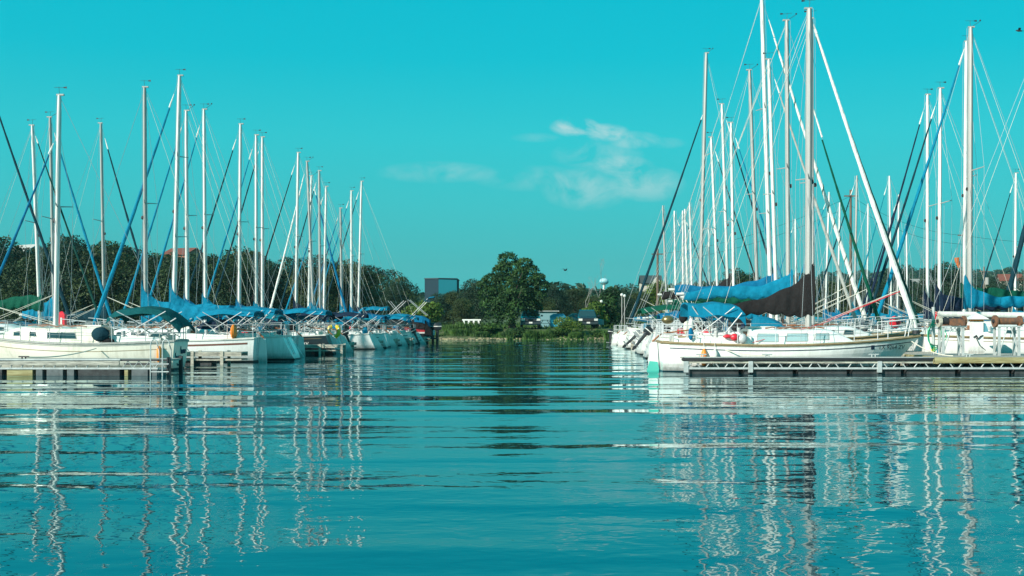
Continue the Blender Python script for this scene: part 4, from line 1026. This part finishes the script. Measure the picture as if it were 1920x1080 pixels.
for d, e in ((42.2, .7), (50.2, -.4), (56.2, 1.1), (62.7, .2), (69.6, .3), (75.6, .2), (81.2, .2), (87.3, .4)):
    finger({42.2: 'finger dock on timber posts behind the cream sailboat', 50.2: 'finger dock behind the boat with the tallest left mast', 56.2: 'finger dock in front of the black hulled sailboat', 62.7: 'finger dock behind the yellow life ring',
            69.6: 'finger dock beside the boat with black furled jib', 75.6: 'finger dock among the far boats of the left pier', 81.2: 'finger dock before the last two sailboats of the left pier', 87.3: 'finger dock beside the red and black powerboat'}[d], sx(d)-7.4, sx(d)+e, d)
for d in (39.3, 48.9, 55, 61, 68, 74.6, 81.6):
    finger('finger dock mostly hidden between the boats of the right pier', rx(d)+1.0, rx(d)+8.4, d)
# the float dock in front of the cream boat
t = thing('float_dock', 'weathered float dock with grey and black floats at the lower left', 'dock', (-22, 33.6, 0)); XE = 12.2
mb = MB(); mb.box((XE/2, .62, .44), (XE, 1.2, .05)); mb.build('deck', M['plank'], t)
mb = MB(); mb.box((XE/2-.72, -.015, .375), (XE-1.44, .06, .15)); mb.build('fascia', mat('rough_plank', (.46, .44, .37), .9, col2=(.13, .125, .11), scale=3, stretch=(.8, 4, 9)), t)
mb = MB(); mb.path([(0, -.05, .455), (XE-1.4, -.05, .455)], .028, 6); mb.build('edge_pipe', M['galv'], t, True)
mb = MB(); mb.box((XE-.66, .02, .33), (1.3, .05, .05)); mb.box((XE-.7, -.0, .44), (1.42, .07, .05)); mb.build('dark_beam', M['black'], t)
mb = MB(); mb.box((XE/2, 0, .205), (XE, .07, .05)); x = .2
while x < XE-1.5: mb.tube((x, 0, .22), (x+.05, 0, .31), .02, n=4); x += .31
for i in range(4): mb.tube((XE-1.35+i*.31, .0, .22), (XE-1.2+i*.31, .0, .42), .014, n=4); mb.tube((XE-1.05+i*.31, .0, .22), (XE-1.2+i*.31, .0, .42), .014, n=4)
mb.build('truss', M['galv'], t)
FL = [(.85, 'floatg'), (.9, 'float_')]*2+[(.5, 'floatg')]*4+[(.45, 'floatg'), (.5, 'float_'), (.55, 'floatg'), (.95, 'float_'), (.0, ''), (.95, 'timber'), (.28, 'floatg'), (.62, 'floatg'), (.3, 'floatg'), (1.5, 'float_'), (.18, 'timber'), (.62, 'floatg'), (.3, 'floatg')]
FS = (XE-.3)/sum(w+(.09 if w else 0) for w, _ in FL); x = .1
for (w, mk) in FL:
    w *= FS
    if w: mb = MB(); mb.box((x+w/2, .3+(.05 if mk == 'timber' else 0), .02), (w-.05, .7, .31)); mb.build('float', M[mk], t)
    x += w+(.09*FS if w else 0)
mb = MB(); mb.box((XE-.02, -.02, .22), (.1, .1, .62)); mb.box((XE-.02, 1.2, .22), (.1, .1, .62)); mb.build('post', M['black'], t)
ld = thing('dock_ladder', 'grey tube swim ladder with two hoops on the float dock end', 'ladder', (-22+XE-.25, 33.45, 0)); mb = MB()
for dx in (-.24, .10): mb.path([(dx, -.05, -.3), (dx, -.05, .75)]+[(dx+.10-.10*math.cos(a), -.05+.12*math.sin(a)*0, .88+.16*math.sin(a)) for a in (0, .5, 1.0, 1.57, 2.1, 2.6, 3.14)]+[(dx+.2, .1, .75), (dx+.2, .12, .47)], .018, 6)
mb.build('rails', M['galv'], ld, True); mb = MB()
for z in (-.1, .12, .34): mb.box((.03, -.05, z), (.5, .05, .03))
mb.build('rungs', M['galv'], ld)
t = thing('mooring_cleat', 'dark cleat on the left float dock edge', 'cleat', (-14.0, 33.65, .47)); mb = MB(); cleat(mb, (0, 0, 0)); mb.build('horn', M['black'], t)

# ------------------------------------------------------------------ things standing on the docks
def pedestal(px, d, z, label):
    t = thing('power_pedestal', label, 'power pedestal', ((px-HX)/F0*d, d, z))
    mb = MB(); mb.loft([[(a*w, b*w, zz) for a, b in ((-1, -1), (1, -1), (1, 1), (-1, 1))] for w, zz in ((.19, 0), (.19, .12), (.165, .14), (.165, 1.16))]); mb.build('body', M['white'], t)
    mb = MB(); mb.loft([[(a*w, b*w, zz) for a, b in ((-1, -1), (1, -1), (1, 1), (-1, 1))] for w, zz in ((.29, 1.155), (.29, 1.18), (.02, 1.36))]); mb.build('cap', M['white'], t)
    mb = MB(); mb.box((-.0, 0, 1.12), (.345, .345, .07)); mb.build('amber_band', M['orange'], t)
    mb = MB(); mb.prism([(-.16, .72), (-.16, 1.05), (-.26, 1.02), (-.36, .74)], .24); mb.v = [(-x_, y_, z_) for x_, y_, z_ in mb.v]; mb.build('meter_box', mat('meter_blue', (.10, .30, .36), .5), t)
    mb = MB(); mb.path([(.16, -.16, .62), (.05, -.19, .58), (-.02, -.19, .5), (-.08, -.19, .62), (-.17, -.18, .55)], .022, 5); mb.path([(-.1, -.2, .56), (.0, -.24, .3), (.22, -.22, .12)], .012, 4); mb.build('cable', M['black'], t)
pedestal(1831, 39.2, .475, 'white dock power pedestal with pyramid cap and amber band on the right pier')
def winch_stand(px, d, z, label, flip):
    t = thing('winch_stand', label, 'winch', ((px-HX)/F0*d, d, z)); w = .62; h = .92
    for x, y in ((-w/2, 0), (w/2, 0), (-w/2+.06, .5), (w/2+.06, .5)):
        mb = MB(); mb.box((x, y, h/2), (.07, .07, h)); mb.build('leg', M['galv'], t)
    mb = MB(); mb.tube((-w/2, 0, .06), (-.05, 0, h), .022); mb.tube((w/2, 0, .06), (.05, 0, h), .022); mb.tube((-w/2, 0, h*.6), (-w/2+.06, .5, .1), .018); mb.tube((w/2, 0, h*.1), (w/2+.06, .5, h*.9), .018); mb.box((.03, .25, h), (w+.16, .62, .05)); mb.build('bracing', M['galv'], t)
    mb = MB(); mb.path([(-.36, .1, h+.17), (.36, .16, h+.17)], [.115, .115], 14); mb.build('drum', M['rust' if flip else 'black'], t, True)
    for xx, r_, mk in ((-.40, .19, 'rust' if flip else 'timberw'), (.38, .17, 'rust')):
        mb = MB(); mb.path([(xx-.035, .1, h+.17), (xx+.035, .105, h+.17)], [r_, r_], 16); fl = mb.build('flange', M[mk], t, True)
    mb = MB(); mb.path([(-.48, .1, h+.17), (-.42, .1, h+.17)], .06, 10); mb.build('shaft', M['black'], t, True)
    if not flip: mb = MB(); mb.box((.12, .02, h+.14), (.45, .26, .22)); mb.build('gearbox', M['rust'], t)
winch_stand(1787, 36.9, .475, 'galvanised stand with black and rusty winch drum beside the green hose', 0)
winch_stand(1892, 36.9, .475, 'galvanised stand with grey rusty winch drum near the right edge', 1)
t = thing('hose_post', 'grey standpipe with looped green garden hose on the right pier', 'hose post', ((1750-HX)/F0*38.2, 38.2, .475))
mb = MB(); mb.path([(0, 0, 0), (0, 0, 1.55)], .055, 8); mb.build('pole', M['galv'], t, True)
mb = MB(); mb.path([(0, 0, .1), (0, 0, .26)], .07, 8); mb.build('yellow_collar', M['yellow'], t, True)
mb = MB(); mb.path([(.16, -.05, .0), (.17, -.05, .22), (.12, -.05, .3)], [.07, .07, .03], 8); mb.build('tap', M['blue'], t, True)
mb = MB(); q = random.Random(3)
for k in range(4):
    w = .16+.05*k; b_ = .15+.08*k; pts = [(w*math.sin(a)*(1+.1*math.sin(3*a+k))+.02*k, -.07-.012*k, .62-(.50-.06*k)*math.cos(a)) for a in [i*6.283/18 for i in range(19)]]; mb.path(pts, .016, 5)
mb.build('hose', mat('hose_green', (.02, .42, .22), .5), t, True)
def fire_box(px, d, z, h, label):
    t = thing('extinguisher_post', label, 'fire extinguisher', ((px-HX)/F0*d, d, z))
    mb = MB(); mb.box((-.16, 0, h/2), (.1, .1, h)); mb.build('post', M['alu'], t)
    mb = MB(); mb.loft([[(a*w, b*w*.8, zz) for a, b in ((-1, -1), (1, -1), (1, 1), (-1, 1))] for w, zz in ((.15, h-.62), (.15, h-.08), (.09, h), (.03, h+.05))]); mb.build('red_box', M['redp'], t)
    mb = MB(); mb.box((.02, -.125, h-.33), (.07, .012, .26)); mb.build('white_panel', M['alu'], t)
fire_box(116, 46.5, .47, 1.45, 'red fire extinguisher box on a white post of the left walkway')
fire_box(1757, 50.5, .47, 1.62, 'red fire extinguisher box on a white post behind the bare white boom')
# life ring hanging on a stern rail
t = thing('life_ring', 'yellow horseshoe life ring hung on a stern rail at the left pier', 'life ring', ((626-HX)/F0*60.3, 60.3, 1.09))
mb = MB(); mb.path([(.26*math.sin(a), 0, -.30*math.cos(a)) for a in [math.pi*(.12+1.76*i/18)+math.pi for i in range(19)]], [.07]+[.1]*17+[.07], 8); mb.build('ring', M['yellow'], t, True)
mb = MB()
for a in (1.2, 3.14, 5.1): c = (.26*math.sin(a), 0, .30*math.cos(a)); mb.path([(c[0]-.03, 0, c[2]), (c[0]+.03, 0, c[2]+.005)], .11, 8)
mb.build('band', M['whitec'], t, True)

# ------------------------------------------------------------------ powerboat with two outboards
t = thing('powerboat', 'red and black powerboat with twin black outboards at the end of left pier', 'powerboat', ((806-HX)/F0*89.6, 89.6, 0), math.pi)
H = Hull(8.4, 2.7, 1.15, -.12, .16); T = [i/18 for i in range(19)]
for nm, z0, z1, mk in (('hull', -.3, .72, 'dark'), ('white_stripe', .72, .84, 'white'), ('topsides', .84, None, 'red')):
    mb = MB()
    for sd in (-1, 1):
        rows = [[(lambda xy: (xy[0], sd*xy[1], z0+((z1 or H.zs(tt))-z0)*j/4))(H.p(tt, z0+((z1 or H.zs(tt))-z0)*j/4)) for j in range(5)] for tt in T]
        for i in range(18):
            for j in range(4): mb.quad(rows[i][j], rows[i+1][j], rows[i+1][j+1], rows[i][j+1])
        if sd < 0: lf = rows[0]
        else: rt = rows[0]
    for j in range(4): mb.quad(lf[j], lf[j+1], rt[j+1], rt[j])
    mb.build(nm, M[mk if nm != 'topsides' else 'red'], t, True)
mb = MB(); rows = [[(tt*8.4, -H.hb(tt), H.zs(tt)), (tt*8.4, 0, H.zs(tt)+.05), (tt*8.4, H.hb(tt), H.zs(tt))] for tt in T]
for i in range(18):
    for j in range(2): mb.quad(rows[i][j], rows[i+1][j], rows[i+1][j+1], rows[i][j+1])
mb.build('deck', M['white'], t)
mb = MB(); mb.loft([[(x, -w, 1.1), (x, -w*.8, 1.1+h), (x, w*.8, 1.1+h), (x, w, 1.1)] for x, w, h in ((.1, 1.15, .3), (.8, 1.2, .75), (1.9, 1.2, 1.05), (3.2, 1.15, 1.0), (4.4, 1.0, .15))]); mb.build('cockpit_cover', M['blackc'], t)
mb = MB(); mb.loft([[(x, -w, z-.5), (x, -w*.8, z), (x, w*.8, z), (x, w, z-.5)] for x, w, z in ((.0, 1.0, 1.75), (.5, 1.1, 2.05), (1.1, 1.1, 2.1))]); mb.build('stern_canvas', M['blue2'], t)
mb = MB(); mb.box((-.28, 0, .34), (.62, 2.3, .1)); mb.build('swim_platform', M['black'], t)
mb = MB(); mb.loft([[(x, -w, .3), (x, -w, z), (x, w, z), (x, w, .3)] for x, w, z in ((-.2, 1.1, .9), (.3, 1.25, 1.75))]); mb.build('transom_cover', M['blackc'], t)
mb = MB()
for sd in (-1, 1):
    mb.tube((1.4, sd*1.0, 2.0), (.1, sd*1.0, 3.35), .02); mb.tube((.2, sd*1.0, 2.1), (1.6, sd*1.0, 3.3), .02); mb.tube((3.2, sd*1.0, 2.0), (1.9, sd*1.0, 3.2), .018); mb.tube((2.2, sd, 2.1), (3.1, sd, 3.2), .018)
mb.build('canopy_frame', M['steel'], t)
mb = MB(); mb.loft([[(x, -1.1, z-.05), (x, 0, z+.05), (x, 1.1, z-.05), (x, 0, z)] for x, z in ((-.35, 3.5), (.0, 3.45), (.35, 3.2))]); mb.build('folded_bimini', M['blue'], t)
for y in (-.62, .62): add_outboard(t, (-.12 - (.42 if y > 0 else 0), y, .85), 0, 'cowl', 1.28)
for px, d, c in ((838, 96, 0),):
    pass
# ------------------------------------------------------------------ cars, dumpster and benches on the shore
def suv(label, px, d, col, tall, wdt):
    x = (px-HX)/F0*d; t = thing('parked_car', label, 'car', (x, d, float(ground_z(x, d+1.0))+.03), 0, 'dark cars parked on the shore'); h = wdt
    paint = mat('car_paint_'+col[0], col[1], .25, coat=.8)
    prof = [(0, .42, .92, .80), (.05, .60, .95, .86), (.25, .98, .96, .88), (1.35, 1.10, .97, .88), (2.0, 1.62*tall, .93, .74), (2.4, 1.70*tall, .93, .72), (4.3, 1.68*tall, .92, .72), (4.75, 1.05, .94, .86), (4.8, .5, .92, .85)]
    mb = MB(); mb.loft([[(-w*h, y, .32), (-w*h*1.02, y, .62), (-w*h*.99, y, min(z, 1.0)), (-tw*h, y, z), (tw*h, y, z), (w*h*.99, y, min(z, 1.0)), (w*h*1.02, y, .62), (w*h, y, .32)] for y, z, w, tw in prof]); mb.build('body', paint, t, True)
    mb = MB(); mb.quad((-.80*h, 1.42, 1.13), (.80*h, 1.42, 1.13), (.69*h, 1.97, 1.58*tall), (-.69*h, 1.97, 1.58*tall)); mb.v = [(a, b-.03, c+.015) for a, b, c in mb.v]; mb.build('windscreen', M['glass'], t)
    for sd in (-1, 1):
        mb = MB(); mb.quad((sd*.985*h, 1.75, 1.08), (sd*.985*h, 4.2, 1.08), (sd*.80*h, 4.1, 1.56*tall), (sd*.80*h, 2.15, 1.56*tall)); mb.build('side_window', M['glass'], t)
        mb = MB(); mb.loft([[(sd*a*h, -.03+ (abs(a)-.5)*.12, z) for a, z in ((.56, .70), (.92, .70), (.92, .90), (.56, .90))], [(sd*a*h, .08, z) for a, z in ((.56, .70), (.92, .70), (.92, .90), (.56, .90))]]); mb.build('headlight', mat('lamp_lens', (.7, .68, .6), .15, coat=.6), t)
        mb = MB(); mb.box((sd*1.1*h, 1.5, 1.18), (.2, .12, .16)); mb.build('wing_mirror', paint, t)
        for y in (.85, 3.75):
            mb = MB(); mb.path([(sd*.72*h, y, .34), (sd*.97*h, y, .34)], [.36, .36], 18); w_ = mb.build('wheel', M['black'], t, True)
            mb = MB(); mb.path([(sd*.93*h, y, .34), (sd*.985*h, y, .34)], [.22, .2], 12); mb.build('rim', M['galv'], w_, True)
    mb = MB(); mb.box((0, -.035, .78), (1.02*h, .05, .2)); mb.build('grille', M['black'], t)
    mb = MB(); mb.box((0, -.07, .50), (1.86*h, .16, .22)); mb.build('bumper', mat('bumper_'+col[0], (.03, .04, .045), .4), t)
    mb = MB(); mb.box((0, -.16, .52), (.32, .015, .15)); mb.build('number_plate', M['alu'], t)
suv('dark blue pickup truck parked just right of the big rounded tree', 995, 109.6, ('blue', (.012, .03, .05)), 1.0, .98)
suv('black pickup truck parked right of the yellow blossoming bush', 1103, 110.4, ('black', (.014, .018, .024)), 1.03, .98)
x = (1130-HX)/F0*117; t = thing('parked_car', 'grey car parked behind the small trees right of the black truck', 'car', (x, 116.3, 1.06), R(80))
mb = MB(); mb.loft([[(-.85, y, .3), (-.88, y, .75), (-.7, y, z), (.7, y, z), (.88, y, .75), (.85, y, .3)] for y, z in ((0, .78), (1.1, .95), (1.7, 1.4), (3.0, 1.42), (3.7, 1.0), (4.3, .9))]); mb.build('body', mat('car_paint_grey', (.30, .33, .33), .3), t, True)
for sd in (-1, 1):
    mb = MB(); mb.quad((sd*.83, 1.35, 1.0), (sd*.83, 3.5, 1.02), (sd*.74, 3.0, 1.34), (sd*.74, 1.75, 1.34)); mb.build('side_window', M['glass'], t)
    for y in (.8, 3.4): mb = MB(); mb.path([(sd*.66, y, .3), (sd*.9, y, .3)], .31, 14); mb.build('wheel', M['black'], t, True)
t = thing('dumpster', 'bright blue dumpster with sloped lid between the two dark cars', 'dumpster', ((1046-HX)/F0*111.6, 111.8, 1.03))
mb = MB(); mb.loft([[(-.70, -.5, .12), (.70, -.5, .12), (.70, .5, .12), (-.70, .5, .12)], [(-.75, -.6, 1.05), (.75, -.6, 1.05), (.75, .55, 1.15), (-.75, .55, 1.15)]]); mb.build('bin', mat('dumpster_blue', (.02, .36, .52), .5, var=.3), t)
mb = MB(); mb.loft([[(-.77, -.64, 1.05), (.77, -.64, 1.05), (.77, .58, 1.17), (-.77, .58, 1.17)], [(-.4, -.1, 1.36), (.55, -.1, 1.36), (.55, .4, 1.38), (-.4, .4, 1.38)]]); mb.build('lid', mat('dumpster_lid', (.02, .15, .22), .5), t)
mb = MB(); mb.box((.12, -.6, .74), (.42, .02, .26), 0, Matrix.Rotation(R(-6), 3, 'X')); mb.build('white_notice', M['alu'], t)
for sd in (-1, 1): mb = MB(); mb.box((sd*.74, 0, .62), (.10, .9, .1)); mb.build('fork_pocket', M['navy'], t); mb = MB(); mb.path([(sd*.5, -.3, .07), (sd*.56, -.3, .07)], .07, 8); mb.build('caster', M['black'], t)
t = thing('picnic_table', 'grey picnic table between the left dark car and the blue dumpster', 'table', ((1022-HX)/F0*113.6, 113.6, 1.03))
mb = MB(); mb.box((0, 0, .76), (1.3, .7, .05)); mb.build('tabletop', M['timberw'], t)
for sd in (-1, 1): mb = MB(); mb.box((0, sd*.62, .45), (1.3, .25, .04)); mb.build('bench_plank', M['timberw'], t)
for xx in (-.45, .45): mb = MB(); mb.tube((xx-.25, -.3, 0), (xx+.25, .2, .74), .03); mb.tube((xx+.25, -.3, 0), (xx-.25, .2, .74), .03); mb.build('leg', M['galv'], t)
t = thing('shed', 'small flat roofed pale shed behind the left dark car', 'shed', ((1026-HX)/F0*121, 121, 1.1))
mb = MB(); mb.box((0, 0, .8), (1.9, 1.4, 1.6)); mb.build('wall', mat('shed_wall', (.16, .30, .32), .8), t); mb = MB(); mb.box((.1, -.1, 1.64), (2.2, 1.7, .07)); mb.build('roof', M['galv'], t)
t = thing('slatted_bench', 'white slatted bench on the bank left of the big rounded tree', 'bench', ((884-HX)/F0*110, 110.3, .95))
for i in range(4): mb = MB(); mb.box((-.72+i*.46, 0, .45), (.16, .1, .9)); mb.build('leg', M['white'], t)
mb = MB(); mb.box((0, -.02, .86), (1.75, .12, .12)); mb.box((0, -.02, .40), (1.7, .08, .1)); mb.build('backrest', M['white'], t); mb = MB(); mb.box((0, -.3, .42), (1.7, .5, .06)); mb.build('seat', M['white'], t)
t = thing('mooring_post', 'yellow mooring post at the bank under the big rounded tree', 'post', ((926.5-HX)/F0*107.8, 107.8, 0)); mb = MB(); mb.path([(0, 0, -.3), (0, 0, .85)], .07, 8); mb.build('shaft', M['yellow'], t, True); mb = MB(); mb.path([(0, 0, .8), (.25, 0, .95), (.45, 0, .93)], .05, 6); mb.build('arm', M['yellow'], t, True)
# lamp posts right of the channel end
for px, h, lab in ((1132, 2.9, 'short white lamp post left of the round lanterns'), (1166, 3.5, 'white post with round lantern, left of two'), (1171, 3.4, 'white post with round lantern, right of two')):
    t = thing('lamp_post', lab, 'lamp post', ((px-HX)/F0*116, 119 if px < 1140 else 116, 1.05)); mb = MB(); mb.path([(0, 0, 0), (0, 0, h-.4)], .045, 6); mb.build('pole', M['alug'], t, True); mb = MB(); mb.ball((0, 0, h-.25), .16, 8, 6); mb.build('lantern', M['alu'], t, True)
# ------------------------------------------------------------------ buildings
def gable(label, px, pyb, d, w, dep, h, rh, wall, roof, rz, cat='house', wins=2):
    x = (px-HX)/F0*d; t = thing('house', label, cat, (x, d, EYE+(HY-pyb)/F0*d), rz)
    mb = MB(); mb.loft([[(-w/2, y, -6), (w/2, y, -6), (w/2, y, h), (0, y, h+rh), (-w/2, y, h)] for y in (-dep/2, dep/2)]); mb.build('wall', wall, t)
    mb = MB()
    for sd in (-1, 1): mb.loft([[(sd*(w/2+.4), y, h-.25), (0, y, h+rh+.06), (0, y, h+rh+.3), (sd*(w/2+.4), y, h)] for y in (-dep/2-.4, dep/2+.4)])
    mb.build('roof', roof, t)
    for i in range(wins): mb = MB(); mb.box((-w*.22+i*w*.44, -dep/2-.02, h*.55), (w*.16, .06, h*.4)); mb.build('window', M['glass'], t)
rr_ = mat('red_tiles', (.22, .06, .035), .8, var=.3); gr_ = mat('dark_shingles', (.045, .06, .06), .85, var=.3); ww_ = mat('pale_wall', (.5, .46, .38), .85)
x = (1222-HX)/F0*330; t = thing('house', 'dark roofed house with a pale gable on the ridge behind the dark jib', 'house', (x, 330, EYE+(HY-530)/F0*330))
mb = MB(); mb.box((-.3, 1, -2.2), (5.6, 5, 4.0)); mb.build('wall', ww_, t)
mb = MB(); mb.loft([[(x_, -2.2, -.4), (x_, 1, 1.9), (x_, 1, 2.1), (x_, -2.4, -.2)] for x_ in (-3.4, 2.9)]); mb.loft([[(x_, 4.2, -.4), (x_, 1, 1.9), (x_, 1, 2.1), (x_, 4.4, -.2)] for x_ in (-3.4, 2.9)]); mb.build('roof', gr_, t)
mb = MB(); mb.loft([[(-.2, y, -2), (2.4, y, -2), (2.4, y, -.1), (1.1, y, 1.5), (-.2, y, -.1)] for y in (-2.6, -.6)]); mb.build('gable', ww_, t)
gable('red roofed house on the wooded ridge near the right edge', 1893, 533, 400, 8, 7, 1.2, 2.0, ww_, rr_, R(75))
gable('red roofed house above the left wood between two masts', 345, 503, 260, 6.5, 6, 3.0, 1.2, mat('orange_wall', (.40, .16, .09), .8), rr_, R(70))
gable('pale roofed house among the trees at the far left', 52, 484, 165, 4.2, 3.6, .6, 1.0, ww_, mat('pale_roof', (.48, .46, .42), .7), R(60))
gable('low grey roofed house behind the trees right of the white furled jib', 1737, 548, 200, 6.5, 5, 1.2, .8, ww_, mat('grey_roof', (.3, .28, .25), .8), R(85))
t = thing('glass_building', 'flat topped building with dark and teal walls left of the big tree', 'building', ((822-HX)/F0*190, 190, 0))
bw_, z0_, z1_ = 2.35, 2.0, EYE+(HY-522.5)/F0*190
mb = MB(); mb.loft([[(-2.3, 1.0, z), (0, 0, z), (2.9, 1.4, z), (2.9, 10, z), (-2.3, 10, z)] for z in (0, z1_)]); mb.build('wall', mat('dark_cladding', (.022, .045, .06), .9, spec=.08), t)
mb = MB(); mb.quad((.02, -.04, 1), (2.92, 1.36, 1), (2.92, 1.36, z1_-.12), (.02, -.04, z1_-.12)); mb.build('glass_facade', mat('teal_glass', (.03, .29, .35), .5), t)
mb = MB(); mb.loft([[(-2.4, .9, z), (0, -.12, z), (3.0, 1.3, z), (3.0, 10.1, z), (-2.4, 10.1, z)] for z in (z1_, z1_+.12)]); mb.build('parapet', mat('parapet', (.03, .05, .06), .7), t)
# water tower on the ridge
x = (1132.5-HX)/F0*820; t = thing('water_tower', 'pale blue and white round water tower on the ridge', 'water tower', (x, 820, 12))
zc_ = EYE+(HY-527.5)/F0*820-12
mb = MB(); mb.ball((0, 0, zc_), (3.2, 3.2, 2.2), 24, 16); mb.build('tank', mat('tower_white', (.40, .66, .70), .5), t, 'all')
mb = MB(); mb.ball((0, 0, zc_-.35), (3.23, 3.23, 2.05), 24, 14); mb.v = [(a, b, min(c, zc_-.25)) for a, b, c in mb.v]; mb.build('blue_band', mat('tower_blue', (.09, .36, .42), .5), t, 'all')
mb = MB(); mb.path([(0, 0, 0), (0, 0, zc_-1.6)], [1.2, .8], 12); mb.build('stem', M['white'], t, True)
# utility poles, wires, windsock
poles = []
for px, pt, pb, d, lab in ((1595, 356, 600, 112, 'tall wooden utility pole among the far right masts'), (1807, 430, 600, 118, 'wooden utility pole just left of the thick right mast'), (1233, 466, 600, 125, 'wooden utility pole left of the far small masts'), (1845, 500, 600, 150, 'short utility pole with transformers right of the thick mast')):
    x = (px-HX)/F0*d; h = EYE+(HY-pt)/F0*d; t = thing('utility_pole', lab, 'utility pole', (x, d, .9)); mb = MB(); mb.path([(0, 0, 0), (0, 0, h-.9)], [.16, .11], 8); mb.build('pole', M['wood'], t, True)
    mb = MB(); mb.box((0, -.12, h-1.5), (1.3, .1, .12)); mb.build('crossarm', M['wood'], t)
    if px == 1845: mb = MB(); mb.path([(.25, -.3, h-3.2), (.25, -.3, h-2.3)], .25, 8); mb.build('transformer', M['alug'], t, True)
    poles.append(Vector((x, d, h-.6)))
def wire(a, b, sag, label, z=0):
    pts = [a.lerp(b, i/16)+Vector((0, 0, z-sag*4*(i/16)*(1-i/16))) for i in range(17)]
    mb = MB(); mb.path(pts, .014, 4, False); tag(mb.build('power_line', M['black']), label, 'power line', 'thin black power lines behind the right masts')
wire(poles[2], poles[0], .9, 'upper power line between the left and the tall utility poles'); wire(poles[2], poles[0], .9, 'lower power line between the left and the tall utility poles', -.9)
wire(poles[0], poles[1], .8, 'upper power line between the tall and the right utility poles'); wire(poles[0], poles[1], .8, 'lower power line between the tall and the right utility poles', -.9)
wire(poles[1], poles[1]+Vector((20, 4, .4)), .8, 'power line running out of the frame at the right')
x = (1798-HX)/F0*70; t = thing('windsock', 'orange windsock on a slim pole left of the thick right mast', 'windsock', (x, 70, .5)); ht = EYE+(HY-483)/F0*70-.5
mb = MB(); mb.path([(.12, 0, 0), (.12, 0, ht+.05)], .03, 6); mb.build('pole', M['alug'], t, True)
mb = MB(); mb.path([(-.12, 0, ht), (-.10, 0, ht-.22), (.0, .02, ht-.45), (.03, .04, ht-.62)], [.15, .14, .11, .07], 10); mb.build('sock', mat('sock_orange', (.62, .16, .03), .8, col2=(.30, .07, .02), scale=3), t, True)
# birds
def bird(px, py, d, wv, label, rz):
    t = thing('flying_bird', label, 'bird', wp(px, py, d), rz); t.scale = (.72, .72, .72); mb = MB(); mb.path([(-.22, 0, -.03), (-.1, 0, 0), (.06, 0, .02), (.17, 0, .05), (.24, 0, .04)], [.015, .06, .075, .05, .012], 8)
    for sd in (-1, 1): mb.quad((.08, sd*.03, .03), (-.06, sd*.03, .02), (-.12, sd*.3, .02+wv*.7), (.06, sd*.3, .04+wv*.7)); mb.quad((.06, sd*.3, .04+wv*.7), (-.12, sd*.3, .02+wv*.7), (-.18, sd*.55, wv*.4))
    mb.quad((-.18, -.02, 0), (-.18, .02, 0), (-.36, .07, -.02), (-.36, -.07, -.02)); mb.build('body', M['black'], t)
bird(1060, 507, 90, .22, 'small dark bird flying right of the big rounded tree', R(35)); bird(1911, 58, 60, .18, 'dark bird flying at the top right corner', R(160))

# mooring lines
def moor(label, a, b, sag=.25):
    a = Vector(a); b = Vector(b); pts = [a.lerp(b, i/12)-Vector((0, 0, sag*4*(i/12)*(1-i/12))) for i in range(13)]
    mb = MB(); mb.path(pts, .017, 5); tag(mb.build('mooring_line', M['rope']), label, 'mooring line', 'mooring lines from boats to docks')
moor('slack white mooring line from the bow with TX registration to the pier', (12.45, 36.75, .98), (13.5, 35.9, .5), .12)
moor('thin mooring line from the white sailboat to the truss dock cleat', (6.4, 35.85, .72), (7.6, 34.75, .55), .06)
moor('mooring line from the cream sailboat to the float dock cleat', (-13.2, 37.25, .70), (-14.0, 33.7, .53), .1)
moor('mooring line from the brown striped sailboat to the finger dock', (-12.5, 44.75, .70), (-13.4, 42.8, .5), .08)
# ------------------------------------------------------------------ the air
hz = bpy.data.materials.new('haze'); hz.use_nodes = True; nt = hz.node_tree; nt.nodes.remove(nt.nodes['Principled BSDF'])
pv = nt.nodes.new('ShaderNodeVolumePrincipled'); pv.inputs['Color'].default_value = (.50, .92, .95, 1); pv.inputs['Density'].default_value = 0.00016; pv.inputs['Anisotropy'].default_value = .2
nt.links.new(pv.outputs[0], nt.nodes['Material Output'].inputs['Volume'])
mb = MB(); mb.box((0, 480, 21), (1460, 1100, 50)); o = mb.build('haze', hz); o['kind'] = 'stuff'; o['label'] = 'thin pale haze over the lake and the far ridge'; o['category'] = 'haze'
